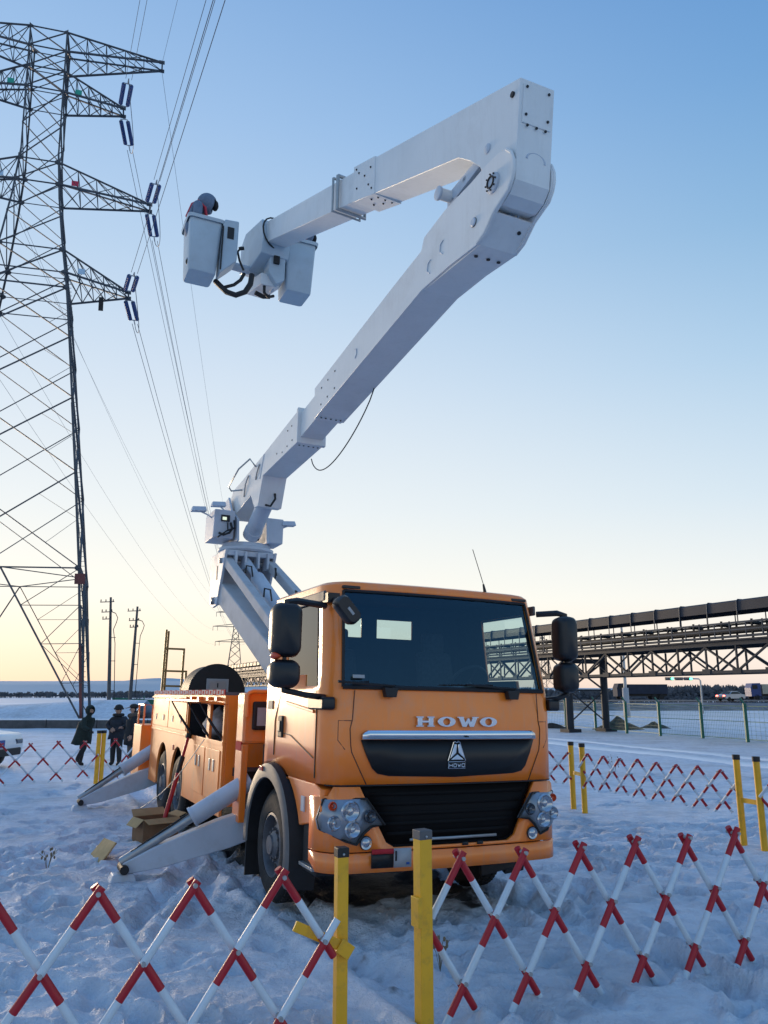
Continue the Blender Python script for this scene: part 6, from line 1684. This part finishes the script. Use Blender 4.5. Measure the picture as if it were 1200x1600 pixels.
def human(H=1.68, lean=(0, 0), arms=None, legs=None, bulk=1.0, turn=0):
    """upright skeleton facing -y; lean = (forward, side) shift of the shoulders"""
    k = H / 1.68; fx, fyw = lean
    J = {'pelvis': ((0, 0, .93 * k), .155 * bulk), 'belly': ((fx * .35, fyw * .35, 1.08 * k), .165 * bulk), 'chest': ((fx * .8, fyw * .8, 1.27 * k), (.18 * bulk, .14 * bulk)), 'neckb': ((fx, fyw, 1.41 * k), .10), 'neck': ((fx * 1.08, fyw * 1.08, 1.47 * k), .06), 'head': ((fx * 1.15, fyw * 1.15 - .015, 1.56 * k), .092), 'crown': ((fx * 1.18, fyw * 1.18 - .01, 1.635 * k), .075)}
    E = [('pelvis', 'belly'), ('belly', 'chest'), ('chest', 'neckb'), ('neckb', 'neck'), ('neck', 'head'), ('head', 'crown')]
    for s, t in ((-1, 'L'), (1, 'R')):
        A = arms[t] if arms else [(s * .26, .0, 1.12), (s * .24, -.06, .88)]
        J['sh' + t] = ((fx + s * .17, fyw, 1.36 * k), .085 * bulk); J['el' + t] = (A[0], .068 * bulk); J['wr' + t] = (A[1], .05 * bulk)
        E += [('chest', 'sh' + t), ('sh' + t, 'el' + t), ('el' + t, 'wr' + t)]
        B = legs[t] if legs else [(s * .10, -.01, .50 * k), (s * .11, .02, .10), (s * .12, -.11, .045)]
        J['hp' + t] = ((s * .095, 0, .86 * k), .105 * bulk); J['kn' + t] = (B[0], .075 * bulk); J['an' + t] = (B[1], .058 * bulk); J['to' + t] = (B[2], .045)
        E += [('pelvis', 'hp' + t), ('hp' + t, 'kn' + t), ('kn' + t, 'an' + t), ('an' + t, 'to' + t)]
    return J, E
def coat_skirt(e, z0, z1, r0, r1, m, fx=0, fyw=0):
    q = MB(); n = 20; V = []; F = []; lv = 5
    for j in range(lv):
        t = j / (lv - 1); r = r1 + (r0 - r1) * t; z = z1 + (z0 - z1) * t
        for i in range(n):
            a = 2 * math.pi * i / n; w = 1 + .06 * math.sin(5 * a + 2 * j) * t
            V.append((r * w * math.cos(a) + fx * (1 - t), r * .78 * w * math.sin(a) + fyw * (1 - t), z + .02 * math.sin(3 * a) * t))
    for j in range(lv - 1):
        for i in range(n): F.append((j * n + i, j * n + (i + 1) % n, (j + 1) * n + (i + 1) % n, (j + 1) * n + i))
    q.add(V, F); o = q.build('coat', M[m], e, True, angle=180); s = o.modifiers.new('t', 'SOLIDIFY'); s.thickness = .02
    return o
def hood(e, c, r, m, f, name='hood'):
    """open hood: ball with the face side cut away"""
    c, f = Vector(c), Vector(f).normalized(); q = MB(); q.ball((0, 0, 0), r, 18, 12)
    keep = [fc for fc in q.f if (sum((Vector(q.v[i]) for i in fc), Vector()) / len(fc)).normalized().dot(f) < .62]
    q.f = keep; q.m = [0] * len(keep); q.v = [tuple(Vector(p) + c) for p in q.v]
    o = q.build(name, M[m], e, True, angle=180); s = o.modifiers.new('t', 'SOLIDIFY'); s.thickness = .022
    return o

# walking man, bent forward, heading right
J, E = human(1.66, lean=(0, -.22), arms={'L': [(-.25, -.30, 1.10), (-.20, -.52, 1.02)], 'R': [(.25, -.06, 1.10), (.22, .10, .92)]}, legs={'L': [(-.10, -.26, .55), (-.10, .02, .20), (-.10, -.10, .14)], 'R': [(.10, .06, .48), (.10, .12, .08), (.10, -.03, .045)]}, bulk=1.15)
e, b = person('person', (-8.7, 23.9, 0), R(62), J, E, 'person in a dark green coat walking bent forward left of the yellow posts', ['cloth_green', 'trouser', 'skin', 'boot'], lambda c: 2 if (c.z > 1.50 and c.y < -.27) else 0 if c.z > .80 else (3 if c.z < .24 else 1), 'men standing behind the truck')
coat_skirt(e, .62, 1.25, .30, .21, 'cloth_green', 0, -.12); hood(e, (0, -.25, 1.57), (.135, .14, .15), 'cloth_green', (0, -1, -.2)); face(e, (0, -.27, 1.56), (0, -1, -.15), (0, 0, 1)); hand(e, (-.20, -.52, 1.02), (0, -.8, -.5), (.6, 0, .3), 'boot'); hand(e, (.22, .10, .92), (0, .2, -1), (-1, 0, 0), 'boot')
# man with a dark padded jacket, hands together
J, E = human(1.66, arms={'L': [(-.31, -.04, 1.12), (-.07, -.24, 1.03)], 'R': [(.31, -.04, 1.12), (.07, -.25, 1.02)]}, bulk=1.15)
e, b = person('person', (-7.72, 24.0, 0), R(-14), J, E, 'person in a dark padded jacket and black hat standing with hands together', ['cloth_navy', 'trouser', 'skin', 'boot'], lambda c: 2 if (c.z > 1.46 and c.y < -.0 and c.z < 1.66) else 0 if c.z > .82 else (3 if c.z < .16 else 1), 'men standing behind the truck')
coat_skirt(e, .76, 1.30, .27, .22, 'cloth_navy'); face(e, (0, -.015, 1.555), (0, -1, 0), (0, 0, 1), .092); hand(e, (-.07, -.24, 1.03), (.8, -.35, -.1), (0, 1, 0)); hand(e, (.07, -.25, 1.02), (-.8, -.35, -.1), (0, 1, 0))
q = MB(); q.ball((0, -.005, 1.64), (.118, .125, .09), 16, 10); q.tube([(.12 * math.cos(R(a)), .125 * math.sin(R(a)) - .005, 1.605) for a in range(0, 361, 20)], .028, 8); q.build('knit_hat', M['hair'], e)
q = MB(); q.tube([(.13 * math.cos(R(a)), .12 * math.sin(R(a)), 1.43) for a in range(0, 361, 20)], .045, 8); q.build('collar', M['cloth_black'], e)
# man with peaked cap and fur collar, seen half from behind
J, E = human(1.72, arms={'L': [(-.30, -.06, 1.14), (-.16, -.24, 1.10)], 'R': [(.30, .02, 1.14), (.27, -.10, .92)]}, bulk=1.18)
e, b = person('person', (-6.98, 23.0, 0), R(-60), J, E, 'person in a black coat with fur collar and peaked cap nearest the truck', ['cloth_black', 'trouser_grey', 'skin', 'boot'], lambda c: 2 if (c.z > 1.50 and c.y < .0 and c.z < 1.70) else 0 if c.z > .80 else (3 if c.z < .16 else 1), 'men standing behind the truck')
coat_skirt(e, .66, 1.32, .29, .23, 'cloth_black'); face(e, (0, -.015, 1.60), (0, -1, 0), (0, 0, 1), .092); hand(e, (-.16, -.24, 1.10), (.5, -.6, .3), (0, .3, -1)); hand(e, (.27, -.10, .92), (0, -.2, -1), (-1, 0, 0))
q = MB(); q.ball((0, 0, 1.685), (.115, .125, .075), 16, 10); q.hexa([(-.08, -.10, 1.66), (.08, -.10, 1.66), (.06, -.23, 1.63), (-.06, -.23, 1.63), (-.08, -.10, 1.675), (.08, -.10, 1.675), (.06, -.23, 1.642), (-.06, -.23, 1.642)]); q.build('peaked_cap', M['hair'], e)
q = MB()
P = [(.155 * math.cos(R(a)), .145 * math.sin(R(a)) + .03, 1.47 + .05 * math.sin(R(a))) for a in range(-60, 241, 20)]; q.tube(P, .062, 10); q.build('fur_collar', M['fur'], e)
# workers in the buckets
def worker(px, py, pz, yaw, lab, crouch, lean, hf=.15, hdn=.10):
    J, E = human(1.66, lean=lean, arms={'L': [(-.23, lean[1] * .5 - .02, 1.10), (-.12, lean[1] - .12, .98)], 'R': [(.23, lean[1] * .5 - .02, 1.10), (.12, lean[1] - .12, .98)]}, legs={'L': [(-.12, -.20, .50 - .0), (-.11, .04, .12), (-.11, -.08, .05)], 'R': [(.12, -.20, .50), (.11, .04, .12), (.11, -.08, .05)]}, bulk=1.05)
    for k, (p, r) in list(J.items()):
        z = p[2]
        if k.startswith(('an', 'to')): nz = z
        elif k.startswith('kn'): nz = z - crouch * .35
        else: nz = z - crouch
        py_ = p[1]
        if k in ('neck', 'head', 'crown'):
            g = {'neck': .5, 'head': 1, 'crown': 1}[k]; py_ -= hf * g; nz -= hdn * g
        J[k] = ((p[0], py_, nz), r)
    o = tw_(px, py, pz)
    e, b = person('person', o, yaw, J, E, lab, ['suit', 'suit', 'skin', 'boot'], lambda c: 3 if c.z < .14 else 0, 'workers in the lifted buckets')
    e.rotation_euler = (0, 0, TYAW + yaw)
    hz = 1.57 - crouch - hdn; fyw = lean[1] * 1.15 - hf
    hood(e, (0, fyw + .015, hz), (.155, .165, .175), 'suit', (0, -1, -.25)); face(e, (0, fyw - .015, hz - .01), (0, -1, -.2), (0, 0, 1), .092)
    q = MB(); q.ball((0, fyw - .115, hz - .01), (.085, .055, .085), 12, 8); q.build('face_mask', M['cloth_black'], e)
    q = MB()
    for s in (-1, 1): q.tube([(s * .10, lean[1] - .15, 1.10 - crouch), (s * .10, lean[1] - .11, 1.33 - crouch), (s * .09, lean[1] + .0, 1.435 - crouch), (s * .09, lean[1] + .09, 1.36 - crouch), (s * .08, lean[1] * .8 + .15, 1.12 - crouch)], .026, 6)
    q.build('harness_strap', M['harness'], e)
    for s in (-1, 1): hand(e, (s * .12, lean[1] - .12, .98 - crouch), (-s * .7, -.3, -.4), (0, 1, 0), 'boot')
    return e
worker(-1.95, 4.80, 8.50, R(84), 'hooded worker in grey blue suit bending in the left bucket', .20, (0, -.08))
worker(-.20, 4.86, 8.56, R(88), 'crouching worker whose back just shows above the right bucket', .33, (0, -.06))
